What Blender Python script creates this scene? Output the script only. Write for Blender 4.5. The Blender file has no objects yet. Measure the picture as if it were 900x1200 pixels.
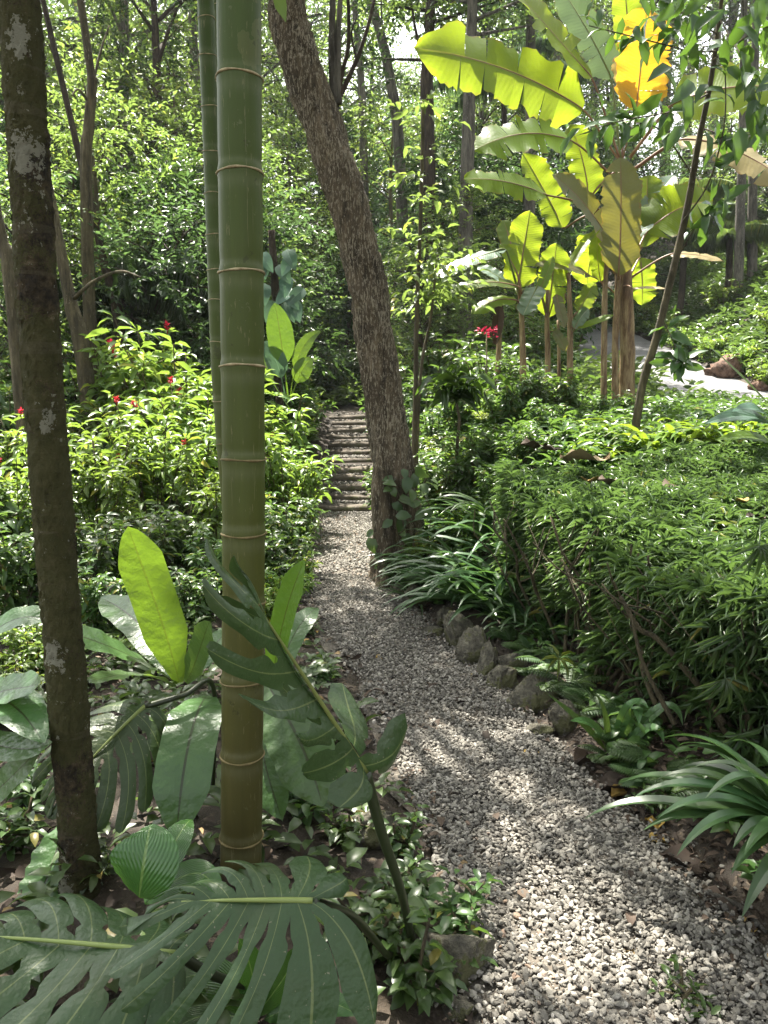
# Shaded tropical garden: gravel path, giant bamboo, banana clump, monstera, clipped hedge.
import bpy, math, random
import numpy as np
from mathutils import Vector
R = np.random.default_rng(11)
random.seed(5)
scene = bpy.context.scene
COL = scene.collection
rad = math.radians

# ------------------------------------------------------------------ camera
HAZE = .0005
CH, PITCH, F = 1.55, rad(7.5), 906.0          # eye height, downward tilt, focal length for a 900x1200 frame
cp, sp = math.cos(PITCH), math.sin(PITCH)
CAM = np.array([0., 0., CH])
FW = np.array([0., cp, -sp]); UP = np.array([0., sp, cp]); RT = np.array([1., 0., 0.])
Zv = np.array([0., 0., 1.])

def at(px, py, Y):
    d = FW * F + RT * (px - 450) + UP * (600 - py)
    return CAM + d * (Y / d[1])
def pxm(Y, py=600):                             # metres per pixel at distance Y
    return at(451, py, Y)[0] - at(450, py, Y)[0]
def proj(p):
    q = np.asarray(p) - CAM
    zc = q @ FW
    return 450 + F * (q @ RT) / zc, 600 - F * (q @ UP) / zc

def ss(a, b, x):
    t = np.clip((x - a) / (b - a), 0, 1)
    return t * t * (3 - 2 * t)
def nrm(v):
    v = np.asarray(v, float)
    return v / np.maximum(np.linalg.norm(v, axis=-1, keepdims=True), 1e-9)

# sun: ahead of the viewer, a little to the left, high
SUN = nrm(np.array([-0.20, 0.44, 1.05]))

# ------------------------------------------------------------------ lie of the land
PY = np.array([-3, 0.5, 1.78, 2.55, 3.2, 4.27, 5.1, 6.31, 7.76, 8.8, 11.77, 15.6, 19.])
PL = np.array([.40, .34, .24, .166, .056, -.147, -.35, -.70, -.87, -.88, -1.0, -1.0, -1.6])
PR = np.array([1.5, 1.3, 1.16, 1.02, .86, .70, .46, .18, -.03, .0, -.13, -.10, -.7])
STEP_Y = [11.8, 12.16, 12.36, 12.74, 12.97, 13.34, 14.03, 14.26, 14.65, 14.87, 15.25, 15.5]
STEP_H = 0.122
ROAD = np.array([[8.6, 8.6, 1.35], [6.2, 12.0, 1.53], [5.75, 15.0, 2.02], [5.85, 18.5, 2.70], [6.4, 23., 3.55], [6.2, 30., 5.0], [3, 38, 6.5]])
ROAD_W = 1.35

def path_level(y):
    return np.interp(y, [11.7, 13.4, 13.9, 15.6, 19, 40], [0, .73, .75, 1.46, 1.75, 5.])
def road_near(x, y):
    best = np.full(np.shape(x), 1e9); z = np.zeros(np.shape(x)); sd = np.zeros(np.shape(x))
    for a, b in zip(ROAD[:-1], ROAD[1:]):
        d = b[:2] - a[:2]; L2 = d @ d
        t = np.clip(((x - a[0]) * d[0] + (y - a[1]) * d[1]) / L2, 0, 1)
        ex = x - (a[0] + t * d[0]); ey = y - (a[1] + t * d[1])
        dist = np.hypot(ex, ey); m = dist < best
        best = np.where(m, dist, best); z = np.where(m, a[2] + t * (b[2] - a[2]), z)
        sd = np.where(m, np.sign(ex * d[1] - ey * d[0]), sd)
    return best, z, sd
def terrain(x, y):
    x = np.asarray(x, float); y = np.asarray(y, float)
    base = path_level(y)
    er = x - np.interp(y, PY, PR); el = np.interp(y, PY, PL) - x
    zr = np.interp(y, [1, 3, 4, 5, 7, 9.5, 12, 15, 18.5, 23, 30, 60], [.05, .1, .2, .40, 1.06, 1.34, 1.45, 1.95, 2.6, 3.5, 5., 11.])
    zl = np.interp(y, [1, 4, 6, 8, 11, 14, 18, 30, 60], [.05, .06, .12, .28, .7, 1.25, 2.0, 4.6, 12.])
    z = base - .025
    z = np.where(er > 0, base - .025 + .10 * ss(0, .2, er) + (zr - base) * ss(.1, 1.4, er), z)
    z = np.where(el > 0, base - .025 + .06 * ss(0, .25, el) + (zl - base) * ss(.15, 1.6, el), z)
    bump = .018 * np.sin(3.1 * x + 1.3 * y) + .014 * np.sin(5.3 * y - 2.2 * x) + .05 * np.sin(.9 * x + .4) * np.sin(.8 * y)
    z = z + bump * ss(.05, .6, np.maximum(er, el))
    d, rz, sd = road_near(x, y)
    k = 1 - ss(ROAD_W, ROAD_W + 1.3, d)
    z = z * (1 - k) + (rz - .03) * k
    dr = np.maximum(d - ROAD_W, 0)
    bank = np.where(sd > 0, np.minimum(dr, 5.) * .72 + np.maximum(dr - 5., 0) * .3, 0)
    z = np.where(sd > 0, rz - .03 + bank + .1 * np.sin(1.7 * y) * ss(0, 1, dr), z)
    return z
def tz(x, y): return float(terrain(np.array([x]), np.array([y]))[0])
def g(px, Y, dz=0.):                            # point on the ground at distance Y seen at picture column px
    z = 0.
    for _ in range(6):
        zc = Y * cp + (CH - z) * sp; X = (px - 450) * zc / F; z = tz(X, Y)
    return np.array([X, Y, z + dz])
def gp(px, py):                                 # ground point under a pixel
    lo, hi = .8, 40.
    Ys = np.linspace(.9, 40, 4000)
    d = FW * F + RT * (px - 450) + UP * (600 - py)
    P = CAM + d[None, :] * (Ys / d[1])[:, None]
    m = np.nonzero(P[:, 2] < terrain(P[:, 0], P[:, 1]))[0]
    return P[m[0]] if len(m) else P[-1]

# ------------------------------------------------------------------ mesh helper
class MB:
    def __init__(s):
        s.V, s.Fc, s.A = [], {3: [], 4: []}, []
        s.n = 0
    def add(s, V, Q=None, T=None, tint=0., lu=0., lv=0.):
        V = np.asarray(V, float).reshape(-1, 3); k = len(V)
        A = np.empty((k, 3)); A[:, 0] = tint; A[:, 1] = lu; A[:, 2] = lv
        s.V.append(V); s.A.append(A)
        if Q is not None and len(Q): s.Fc[4].append(np.asarray(Q, int).reshape(-1, 4) + s.n)
        if T is not None and len(T): s.Fc[3].append(np.asarray(T, int).reshape(-1, 3) + s.n)
        s.n += k
        return s
    def mesh(s, name, mat, origin=None, smooth=True):
        me = bpy.data.meshes.new(name)
        V = np.concatenate(s.V); A = np.concatenate(s.A)
        if origin is not None: V = V - np.asarray(origin)
        q = np.concatenate(s.Fc[4]) if s.Fc[4] else np.zeros((0, 4), int)
        t = np.concatenate(s.Fc[3]) if s.Fc[3] else np.zeros((0, 3), int)
        loops = np.concatenate([q.ravel(), t.ravel()]).astype(np.int32)
        starts = np.concatenate([np.arange(len(q)) * 4, len(q) * 4 + np.arange(len(t)) * 3]).astype(np.int32)
        me.vertices.add(len(V)); me.vertices.foreach_set('co', V.astype(np.float32).ravel())
        me.loops.add(len(loops)); me.loops.foreach_set('vertex_index', loops)
        me.polygons.add(len(starts)); me.polygons.foreach_set('loop_start', starts)
        for i, nm in enumerate(('tint', 'lu', 'lv')):
            a = me.attributes.new(nm, 'FLOAT', 'POINT'); a.data.foreach_set('value', A[:, i].astype(np.float32))
        me.update(calc_edges=True)
        me.polygons.foreach_set('use_smooth', np.full(len(starts), smooth))
        me.materials.append(mat)
        return me
    def build(s, name, mat, parent=None, origin=None, smooth=True):
        if parent is not None and origin is None: origin = np.array(parent.location)
        o = bpy.data.objects.new(name, s.mesh(name, mat, origin, smooth))
        COL.objects.link(o)
        if parent is not None:
            o.parent = parent
        elif origin is not None:
            o.location = tuple(origin)
        return o

def tag(o, label=None, cat=None, group=None, kind=None):
    if label: o['label'] = label
    if cat: o['category'] = cat
    if group: o['group'] = group
    if kind: o['kind'] = kind
    return o
def thing(name, label, cat, loc, group=None):
    o = bpy.data.objects.new(name, None); COL.objects.link(o)
    o.location = tuple(float(v) for v in loc); o.empty_display_size = .1
    return tag(o, label, cat, group)
def local(name, label, cat, group=None): return thing(name, label, cat, (0, 0, 0), group)
def dup(root, loc, rz=0., sc=1., tilt=(0, 0)):
    def cp_(o, par):
        c = o.copy(); COL.objects.link(c)
        if par is not None: c.parent = par
        for ch in o.children: cp_(ch, c)
        return c
    r = cp_(root, None)
    r.location = tuple(float(v) for v in loc); r.rotation_euler = (tilt[0], tilt[1], rz)
    r.scale = (sc, sc, sc) if np.isscalar(sc) else sc
    return r
PROTOS = []
def proto_place(proto, used, loc, rz, sc, tilt=(0, 0)):
    if proto.name not in used:
        used.add(proto.name)
        proto.location = tuple(float(v) for v in loc); proto.rotation_euler = (tilt[0], tilt[1], rz)
        proto.scale = (sc, sc, sc) if np.isscalar(sc) else sc
        return proto
    return dup(proto, loc, rz, sc, tilt)
USED = set()

# labels that need an ordinal: look + region, then numbered from the left
REG = [(-400, 22, 'left of the mossy trunk'), (22, 105, 'behind the mossy trunk'),
       (105, 232, 'between mossy trunk and bamboo'), (232, 312, 'behind the bamboo'),
       (312, 410, 'between bamboo and leaning tree'), (410, 500, 'right beside the leaning tree'),
       (500, 600, 'left of the banana clump'), (600, 765, 'by the banana clump'), (765, 2000, 'towards the right edge')]
ORD = ['leftmost', 'second', 'third', 'fourth', 'fifth', 'sixth', 'seventh', 'eighth', 'ninth', 'tenth', 'eleventh', 'twelfth',
       'thirteenth', 'fourteenth', 'fifteenth', 'sixteenth', 'seventeenth', 'eighteenth', 'nineteenth', 'twentieth']
PENDING = []
def later(o, look, dz=1.0, where=None):
    PENDING.append((o, look, dz, where))
    return o
def settle_labels():
    b = {}
    for o, look, dz, where in PENDING:
        l = o.location; px = proj((l.x, l.y, l.z + dz))[0]
        reg = where or next(r[2] for r in REG if r[0] <= px < r[1])
        b.setdefault((look, reg), []).append((px, o))
    for (look, reg), lst in b.items():
        lst.sort(key=lambda t: t[0])
        n = len(lst)
        for i, (px, o) in enumerate(lst):
            if n == 1: o['label'] = f'{look} {reg}'
            elif i == n - 1: o['label'] = f'{look} {reg}, rightmost of the {["", "", "two", "three", "four", "five", "six", "seven", "eight", "nine", "ten"][n] if n <= 10 else "all"}'
            else: o['label'] = f'{look} {reg}, {ORD[i]}{"" if i == 0 else " from left"}'

# ------------------------------------------------------------------ shapes
def bez(p, n):                                   # quadratic / polyline through control points, n+1 samples
    p = np.asarray(p, float); t = np.linspace(0, 1, n + 1)[:, None]
    if len(p) == 2: return p[0] * (1 - t) + p[1] * t
    if len(p) == 3: return p[0] * (1 - t) ** 2 + 2 * p[1] * t * (1 - t) + p[2] * t ** 2
    if len(p) == 4: return p[0] * (1 - t) ** 3 + 3 * p[1] * t * (1 - t) ** 2 + 3 * p[2] * t * t * (1 - t) + p[3] * t ** 3
    return spline(p, n)
def spline(p, n):                                # Catmull-Rom
    p = np.asarray(p, float); m = len(p) - 1
    P = np.vstack([2 * p[0] - p[1], p, 2 * p[-1] - p[-2]])
    u = np.linspace(0, m, n + 1); i = np.minimum(u.astype(int), m - 1); t = (u - i)[:, None]
    a, b, c, d = P[i], P[i + 1], P[i + 2], P[i + 3]
    return .5 * (2 * b + (c - a) * t + (2 * a - 5 * b + 4 * c - d) * t ** 2 + (3 * b - a - 3 * c + d) * t ** 3)
def tube(mb, pts, r, n=8, tint=0., rough=0., cap=True, sq=None):
    pts = np.asarray(pts, float); m = len(pts)
    r = np.interp(np.linspace(0, 1, m), np.linspace(0, 1, len(np.atleast_1d(r))), np.atleast_1d(r))
    t = nrm(np.gradient(pts, axis=0))
    ref = np.array([0, 1., 0]) if abs(t[:, 1]).mean() < .8 else np.array([1., 0, 0])
    e1 = nrm(np.cross(np.broadcast_to(ref, t.shape), t)); e2 = np.cross(t, e1)
    a = np.linspace(0, 2 * math.pi, n, endpoint=False)
    rr = np.broadcast_to(r[:, None], (m, n)).copy()
    if rough: rr = rr * (1 + rough * R.normal(size=(m, n)))
    V = pts[:, None, :] + rr[..., None] * (np.cos(a)[None, :, None] * e1[:, None, :] + np.sin(a)[None, :, None] * e2[:, None, :])
    i = np.arange(m - 1)[:, None] * n; j = np.arange(n)[None, :]; j2 = (j + 1) % n
    Q = np.stack([i + j, i + j2, i + n + j2, i + n + j], -1).reshape(-1, 4)
    lu = np.repeat(np.linspace(0, 1, m), n); lv = np.tile(a / (2 * math.pi), m)
    V = V.reshape(-1, 3); T = None
    if cap:
        V = np.vstack([V, pts[0], pts[-1]]); lu = np.append(lu, [0, 1]); lv = np.append(lv, [0, 0])
        k = np.arange(n); k2 = (k + 1) % n
        T = np.vstack([np.stack([np.full(n, m * n), k2, k], -1), np.stack([np.full(n, m * n + 1), (m - 1) * n + k, (m - 1) * n + k2], -1)])
    mb.add(V, Q, T, tint, lu, lv)
    return mb

S2 = (np.array([[0, 0, 0], [.42, .5, .12], [1, 0, -.05], [.42, -.5, .12]]), np.zeros((0, 4), int), np.array([[0, 2, 1], [0, 3, 2]]))
S6 = (np.array([[0, 0, 0], [.3, .44, .13], [.3, 0, .03], [.3, -.44, .13], [.68, .40, .03], [.68, 0, -.05], [.68, -.40, .03], [1, 0, -.24]]),
      np.array([[1, 2, 5, 4], [2, 3, 6, 5]]), np.array([[0, 2, 1], [0, 3, 2], [4, 5, 7], [5, 6, 7]]))
S3 = (np.array([[0, 0, 0], [.3, .5, .2], [.3, 0, 0], [.3, -.5, .2], [.7, .42, .02], [.7, 0, -.14], [.7, -.42, .02], [1, 0, -.42]]),
      S6[1], S6[2])
def leaves(mb, pos, d, n, L, W, shape=S2, tint=None):
    pos = np.asarray(pos, float); N = len(pos)
    if N == 0: return
    d = nrm(d); y = nrm(np.cross(n, d)); z = np.cross(d, y)
    L = np.broadcast_to(L, (N,)); W = np.broadcast_to(W, (N,))
    b, q, t = shape; k = len(b)
    V = pos[:, None, :] + (b[None, :, 0] * L[:, None])[..., None] * d[:, None, :] + (b[None, :, 1] * W[:, None])[..., None] * y[:, None, :] \
        + (b[None, :, 2] * L[:, None])[..., None] * z[:, None, :]
    off = (np.arange(N) * k)[:, None, None]
    if tint is None: tint = R.random(N)
    mb.add(V.reshape(-1, 3), (q[None] + off).reshape(-1, 4) if len(q) else None, (t[None] + off).reshape(-1, 3),
           np.repeat(tint, k), np.tile(b[:, 0], N), np.tile(b[:, 1] * 2, N))
def rdir(n, zlo=-1., zhi=1.):
    a = R.random(n) * 2 * math.pi; z = zlo + (zhi - zlo) * R.random(n); s = np.sqrt(np.maximum(1 - z * z, 0))
    return np.stack([s * np.cos(a), s * np.sin(a), z], -1)
def twigs(mb, st, d, ln, nl, L, W, shape=S2, droop=.25, jit=.3, keep=None):
    """leafy twigs: alternating leaves along each twig"""
    st = np.asarray(st); d = nrm(d); N = len(st)
    ln = np.broadcast_to(ln, (N,))
    t = np.linspace(.15, 1, nl)
    pos = st[:, None, :] + d[:, None, :] * (t[None, :] * ln[:, None])[..., None]
    pos = pos - Zv * (droop * .4 * (t[None, :] ** 2) * ln[:, None])[..., None]
    side = nrm(np.cross(d, Zv) + 1e-6)
    sg = np.where(np.arange(nl) % 2 == 0, 1., -1.)
    ld = d[:, None, :] * .6 + side[:, None, :] * (sg * .8)[None, :, None] - Zv * droop + R.normal(size=(N, nl, 3)) * jit
    ld[:, -1, :] = d - Zv * droop
    nn = Zv + R.normal(size=(N, nl, 3)) * .45
    pos = pos.reshape(-1, 3); ld = ld.reshape(-1, 3); nn = nn.reshape(-1, 3)
    s = .7 + .6 * R.random(len(pos))
    if keep is not None:
        m = keep(pos); pos, ld, nn, s = pos[m], ld[m], nn[m], s[m]
    leaves(mb, pos, ld, nn, L * s, W * s, shape)
def blade(mb, pts, w, nh, seg=16, cross=4, fold=.15, wav=0., wf=6., curl=0., tint=0., prof=None, tears=(0, 0), sweep=0.):
    """a long leaf along a curve; fold lifts both halves, wav ripples the margin, tears split the halves"""
    c = bez(pts, seg); u = np.linspace(0, 1, seg + 1)
    t = nrm(np.gradient(c, axis=0)); side = nrm(np.cross(t, np.broadcast_to(nh, t.shape))); n = np.cross(side, t)
    pr = prof(u) if prof else np.sin(np.pi * np.clip(u, 0, 1) ** .8) ** .6
    ph = R.random(2) * 6.28
    for si, sg in enumerate((1., -1.)):
        cuts = sorted(R.random(tears[si]) * .8 + .1) if tears[si] else []
        bounds = [0.] + list(cuts) + [1.]
        for a, b in zip(bounds[:-1], bounds[1:]):
            ns = max(2, int(round((b - a) * seg)) + 1)
            uu = np.linspace(a, b, ns); s = np.linspace(0, 1, cross + 1)
            gap = .03 * (b - a) if len(bounds) > 2 else 0.
            U = uu[:, None] + ((a + b) / 2 - uu[:, None]) * (gap / max(b - a, 1e-3)) * s[None, :] * (2 if gap else 0) + sweep * s[None, :] * (1 - uu[:, None]) * .3
            U = np.clip(U, 0, 1)
            ci = np.stack([np.interp(U, u, c[:, k]) for k in range(3)], -1)
            sd = np.stack([np.interp(U, u, side[:, k]) for k in range(3)], -1)
            nm = np.stack([np.interp(U, u, n[:, k]) for k in range(3)], -1)
            ww = np.interp(uu, u, pr)[:, None] * w * s[None, :]
            tilt = R.normal() * .11 if len(bounds) > 2 else 0.
            h = (fold + tilt * s[None, :]) * ww - curl * ww * s[None, :] + wav * w * s[None, :] ** 1.5 * np.sin(wf * 6.28 * uu[:, None] + ph[si])
            if len(bounds) > 2 or tears != (0, 0): ww = ww * (1 + (.05 * R.normal(size=(ns, 1)) - .02) * (s[None, :] > .9)); h = h + .03 * w * np.sin(uu[:, None] * 31 + ph[si]) * s[None, :] ** 2
            V = ci + sg * sd * ww[..., None] + nm * h[..., None]
            m = cross + 1
            i = np.arange(ns - 1)[:, None] * m; j = np.arange(cross)[None, :]
            Q = np.stack([i + j, i + j + 1, i + m + j + 1, i + m + j], -1).reshape(-1, 4)
            mb.add(V.reshape(-1, 3), Q, None, tint, np.broadcast_to(uu[:, None], (ns, m)).ravel(), (sg * np.broadcast_to(s[None, :], (ns, m))).ravel())
    return c
def rock(mb, c, size, sub=3, seed=0, tint=0.):
    V, T = ICO[sub]
    r = np.random.default_rng(seed); V = V.copy()
    for f, a in ((1.3, .30), (2.7, .16), (6., .08), (11., .05), (19., .03)):
        k = r.normal(size=(3, 3)) * f; p = r.random(3) * 6.28
        V = V * (1 + a * np.sin(V @ k.T + p).mean(1)[:, None] * 1.6)
    for _ in range(9):                          # broken flat faces
        n = nrm(r.normal(size=3)); h = .55 + .25 * r.random(); dd = V @ n - h
        V = V - np.where(dd > 0, dd * .8, 0)[:, None] * n
    V = (V + .012 * r.normal(size=V.shape)) * np.asarray(size)
    mb.add(V + np.asarray(c), None, T, tint)
def make_ico():
    p = (1 + 5 ** .5) / 2
    V = nrm(np.array([[-1, p, 0], [1, p, 0], [-1, -p, 0], [1, -p, 0], [0, -1, p], [0, 1, p], [0, -1, -p], [0, 1, -p], [p, 0, -1], [p, 0, 1], [-p, 0, -1], [-p, 0, 1]]))
    T = np.array([[0, 11, 5], [0, 5, 1], [0, 1, 7], [0, 7, 10], [0, 10, 11], [1, 5, 9], [5, 11, 4], [11, 10, 2], [10, 7, 6], [7, 1, 8], [3, 9, 4], [3, 4, 2], [3, 2, 6], [3, 6, 8], [3, 8, 9], [4, 9, 5], [2, 4, 11], [6, 2, 10], [8, 6, 7], [9, 8, 1]])
    out = [(V, T)]
    for _ in range(4):
        V = [tuple(v) for v in V]; idx = {v: i for i, v in enumerate(V)}; mid = {}; NT = []
        def m(a, b):
            k = (min(a, b), max(a, b))
            if k not in mid:
                mid[k] = len(V); V.append(tuple(nrm(np.array(V[a]) + np.array(V[b]))))
            return mid[k]
        for a, b, c in T:
            x, y, z = m(a, b), m(b, c), m(c, a); NT += [[a, x, z], [x, b, y], [z, y, c], [x, y, z]]
        V, T = np.array(V), np.array(NT); out.append((V, T))
    return out
ICO = make_ico()

# ------------------------------------------------------------------ materials
def node(nt, typ, ins=None, **props):
    n = nt.nodes.new(typ)
    for k, v in props.items(): setattr(n, k, v)
    for k, v in (ins or {}).items():
        s = n.inputs[k]
        if isinstance(v, bpy.types.NodeSocket): nt.links.new(v, s)
        else: s.default_value = v
    return n
def new_mat(name):
    m = bpy.data.materials.new(name); m.use_nodes = True
    nt = m.node_tree; nt.nodes.clear()
    out = nt.nodes.new('ShaderNodeOutputMaterial')
    return m, nt, out
def c4(c): return (c[0], c[1], c[2], 1.)
def ramp(nt, fac, stops, interp='LINEAR'):
    n = nt.nodes.new('ShaderNodeValToRGB'); n.color_ramp.interpolation = interp
    e = n.color_ramp.elements
    while len(e) < len(stops): e.new(.5)
    for el, (p, c) in zip(e, stops): el.position = p; el.color = c4(c)
    nt.links.new(fac, n.inputs[0])
    return n.outputs[0]
def mix(nt, fac, a, b, mode='MIX'):
    n = nt.nodes.new('ShaderNodeMix'); n.data_type = 'RGBA'; n.blend_type = mode
    for s, v in ((n.inputs[0], fac), (n.inputs[6], a), (n.inputs[7], b)):
        if isinstance(v, bpy.types.NodeSocket): nt.links.new(v, s)
        else: s.default_value = v if np.isscalar(v) else c4(v)
    return n.outputs[2]
def mth(nt, op, a, b=0., c=None):
    n = nt.nodes.new('ShaderNodeMath'); n.operation = op
    for s, v in zip(n.inputs, (a, b) if c is None else (a, b, c)):
        if isinstance(v, bpy.types.NodeSocket): nt.links.new(v, s)
        else: s.default_value = v
    return n.outputs[0]
def attr(nt, name): return node(nt, 'ShaderNodeAttribute', attribute_name=name).outputs['Fac']
def noise(nt, scale, detail=4, rough=.6, vec=None, sc3=None):
    if vec is None: vec = node(nt, 'ShaderNodeTexCoord').outputs['Object']
    if sc3 is not None: vec = node(nt, 'ShaderNodeMapping', {'Vector': vec, 'Scale': sc3}).outputs[0]
    return node(nt, 'ShaderNodeTexNoise', {'Vector': vec, 'Scale': scale, 'Detail': detail, 'Roughness': rough}).outputs['Fac']
def bump(nt, h, s, dist=.01): return node(nt, 'ShaderNodeBump', {'Height': h, 'Strength': s, 'Distance': dist}).outputs[0]
def leaf_mat(name, c1, c2, tr, tf=.4, rough=.42, spec=.4, yellow=None, vein=0, mott=.35, rib=None, veincol=None, hv=.5, spots=None, vs=.3, und=0., edge=None):
    m, nt, out = new_mat(name)
    t = attr(nt, 'tint')
    st = [(0, c1), (.9 if yellow else 1., c2)]
    if yellow: st += [(.955, c2), (.965, yellow)]
    col = ramp(nt, t, st)
    oi = node(nt, 'ShaderNodeObjectInfo').outputs['Random']
    hsv = node(nt, 'ShaderNodeHueSaturation', {'Color': col, 'Hue': mth(nt, 'MULTIPLY_ADD', oi, .03, .485), 'Value': mth(nt, 'MULTIPLY_ADD', oi, hv, 1 - hv * .5)})
    col = hsv.outputs[0]
    if mott:
        nz = noise(nt, 14., 3)
        col = mix(nt, mth(nt, 'MULTIPLY', mth(nt, 'SUBTRACT', nz, .42), mott * 2), col, tuple(np.array(c2) * 1.35), 'MIX')
    lu, lv = attr(nt, 'lu'), attr(nt, 'lv')
    al = mth(nt, 'ABSOLUTE', lv)
    nm = None
    if vein:
        w = mth(nt, 'SINE', mth(nt, 'MULTIPLY', mth(nt, 'SUBTRACT', lu, mth(nt, 'MULTIPLY', al, rib or .12)), vein * 6.283))
        col = mix(nt, mth(nt, 'MULTIPLY_ADD', w, .11 * vs, .12 * vs), col, tuple(np.array(c1) * .55))
        nm = bump(nt, mth(nt, 'ADD', w, noise(nt, 20., 3)), .35 * vs, .004)
    if veincol:
        k = mth(nt, 'LESS_THAN', al, .045)
        col = mix(nt, mth(nt, 'MULTIPLY', k, .85), col, veincol)
    if spots:
        nz = noise(nt, spots[1], 2)
        col = mix(nt, mth(nt, 'MULTIPLY', mth(nt, 'GREATER_THAN', nz, .715), .8), col, spots[0])
        nz2 = noise(nt, 5., 4)
        col = mix(nt, mth(nt, 'MULTIPLY', mth(nt, 'SUBTRACT', nz2, .5), 1.6), col, spots[2])
    if edge:
        k = mth(nt, 'GREATER_THAN', mth(nt, 'MULTIPLY_ADD', noise(nt, 9., 5, .7), .55, al), 1.24)
        col = mix(nt, mth(nt, 'MULTIPLY', k, .85), col, edge)
    if und:
        hgt = mth(nt, 'ADD', noise(nt, 16., 3), mth(nt, 'MULTIPLY', noise(nt, 120., 3), .12))
        nm = bump(nt, hgt, und, .03) if nm is None else node(nt, 'ShaderNodeBump', {'Height': hgt, 'Strength': und, 'Distance': .03, 'Normal': nm}).outputs[0]
    ins = {'Base Color': col, 'Roughness': rough, 'Specular IOR Level': spec}
    if nm: ins['Normal'] = nm
    p = node(nt, 'ShaderNodeBsdfPrincipled', ins)
    trc = mix(nt, .55, col, tr)
    ti = {'Color': trc}
    if nm: ti['Normal'] = nm
    tb = node(nt, 'ShaderNodeBsdfTranslucent', ti)
    ms = node(nt, 'ShaderNodeMixShader', {0: tf, 1: p.outputs[0], 2: tb.outputs[0]})
    nt.links.new(ms.outputs[0], out.inputs[0])
    return m
def solid(name, build, rough=.8, spec=.3):
    m, nt, out = new_mat(name)
    col, nm = build(nt)
    ins = {'Base Color': col, 'Roughness': rough, 'Specular IOR Level': spec}
    if nm is not None: ins['Normal'] = nm
    p = node(nt, 'ShaderNodeBsdfPrincipled', ins)
    nt.links.new(p.outputs[0], out.inputs[0])
    return m
def obj_vec(nt): return node(nt, 'ShaderNodeTexCoord').outputs['Object']

def _soil(nt):
    a, b = noise(nt, 3.5, 6), noise(nt, 38., 4, .7)
    c = ramp(nt, a, [(.3, (.018, .014, .010)), (.55, (.038, .029, .020)), (.75, (.065, .050, .034))])
    c = mix(nt, mth(nt, 'MULTIPLY', mth(nt, 'GREATER_THAN', b, .6), .6), c, (.10, .075, .050))
    return c, bump(nt, b, .7, .02)
def _dirt(nt):
    a, b = noise(nt, 2.2, 5), noise(nt, 60., 5, .7)
    c = ramp(nt, a, [(.35, (.06, .052, .042)), (.55, (.09, .078, .062)), (.7, (.115, .08, .058))])
    c = mix(nt, mth(nt, 'MULTIPLY', mth(nt, 'GREATER_THAN', b, .55), .6), c, (.16, .148, .122))
    return c, bump(nt, b, .8, .012)
def _gravel(nt):
    t = attr(nt, 'tint')
    c = ramp(nt, t, [(0, (.035, .032, .028)), (.25, (.095, .088, .075)), (.6, (.18, .168, .143)), (.88, (.27, .254, .222)), (.96, (.38, .36, .32)), (.97, (.20, .13, .09)), (1, (.22, .16, .11))])
    b = noise(nt, 90., 4, .7)
    return mix(nt, mth(nt, 'MULTIPLY', b, .5), c, (.13, .12, .10)), bump(nt, b, .5, .004)
def _rock(nt):
    a, b, d = noise(nt, 14., 8, .72), noise(nt, 70., 5, .75), noise(nt, 7., 5)
    c = ramp(nt, a, [(.33, (.04, .038, .03)), (.48, (.13, .12, .09)), (.66, (.30, .28, .21))])
    mz = mth(nt, 'MULTIPLY', mth(nt, 'GREATER_THAN', mth(nt, 'MULTIPLY_ADD', b, .4, d), .74), .75)
    c = mix(nt, mz, c, (.10, .105, .035))
    return c, bump(nt, mth(nt, 'ADD', a, mth(nt, 'MULTIPLY', b, .6)), 1., .035)
def _mossybark(nt):
    lu, lv = attr(nt, 'lu'), attr(nt, 'lv')
    a, b, d = noise(nt, 26., 8, .75), noise(nt, 170., 5, .75), noise(nt, 3.6, 5)
    c = ramp(nt, mth(nt, 'MULTIPLY_ADD', mth(nt, 'SUBTRACT', d, .5), .5, a), [(.32, (.014, .011, .007)), (.45, (.048, .036, .018)), (.56, (.11, .082, .042)), (.68, (.24, .19, .12))])
    mo = mth(nt, 'MULTIPLY', mth(nt, 'GREATER_THAN', mth(nt, 'MULTIPLY_ADD', b, .5, d), .70), .8)
    c = mix(nt, mo, c, (.075, .078, .020))
    w = noise(nt, 1., 3, .5, sc3=(1.2, 1.2, 16.))
    c = mix(nt, mth(nt, 'MULTIPLY', mth(nt, 'GREATER_THAN', w, .60), .4), c, (.13, .115, .065))
    t = mth(nt, 'MULTIPLY_ADD', mth(nt, 'SUBTRACT', b, .5), .9, mth(nt, 'MULTIPLY_ADD', mth(nt, 'SUBTRACT', noise(nt, 34., 4, .7), .52), 3.4, attr(nt, 'tint')))
    c = mix(nt, mth(nt, 'MULTIPLY', mth(nt, 'GREATER_THAN', t, .5), .82), c, (.37, .37, .28))
    return c, bump(nt, mth(nt, 'ADD', a, mth(nt, 'MULTIPLY', b, .9)), 1., .035)
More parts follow.
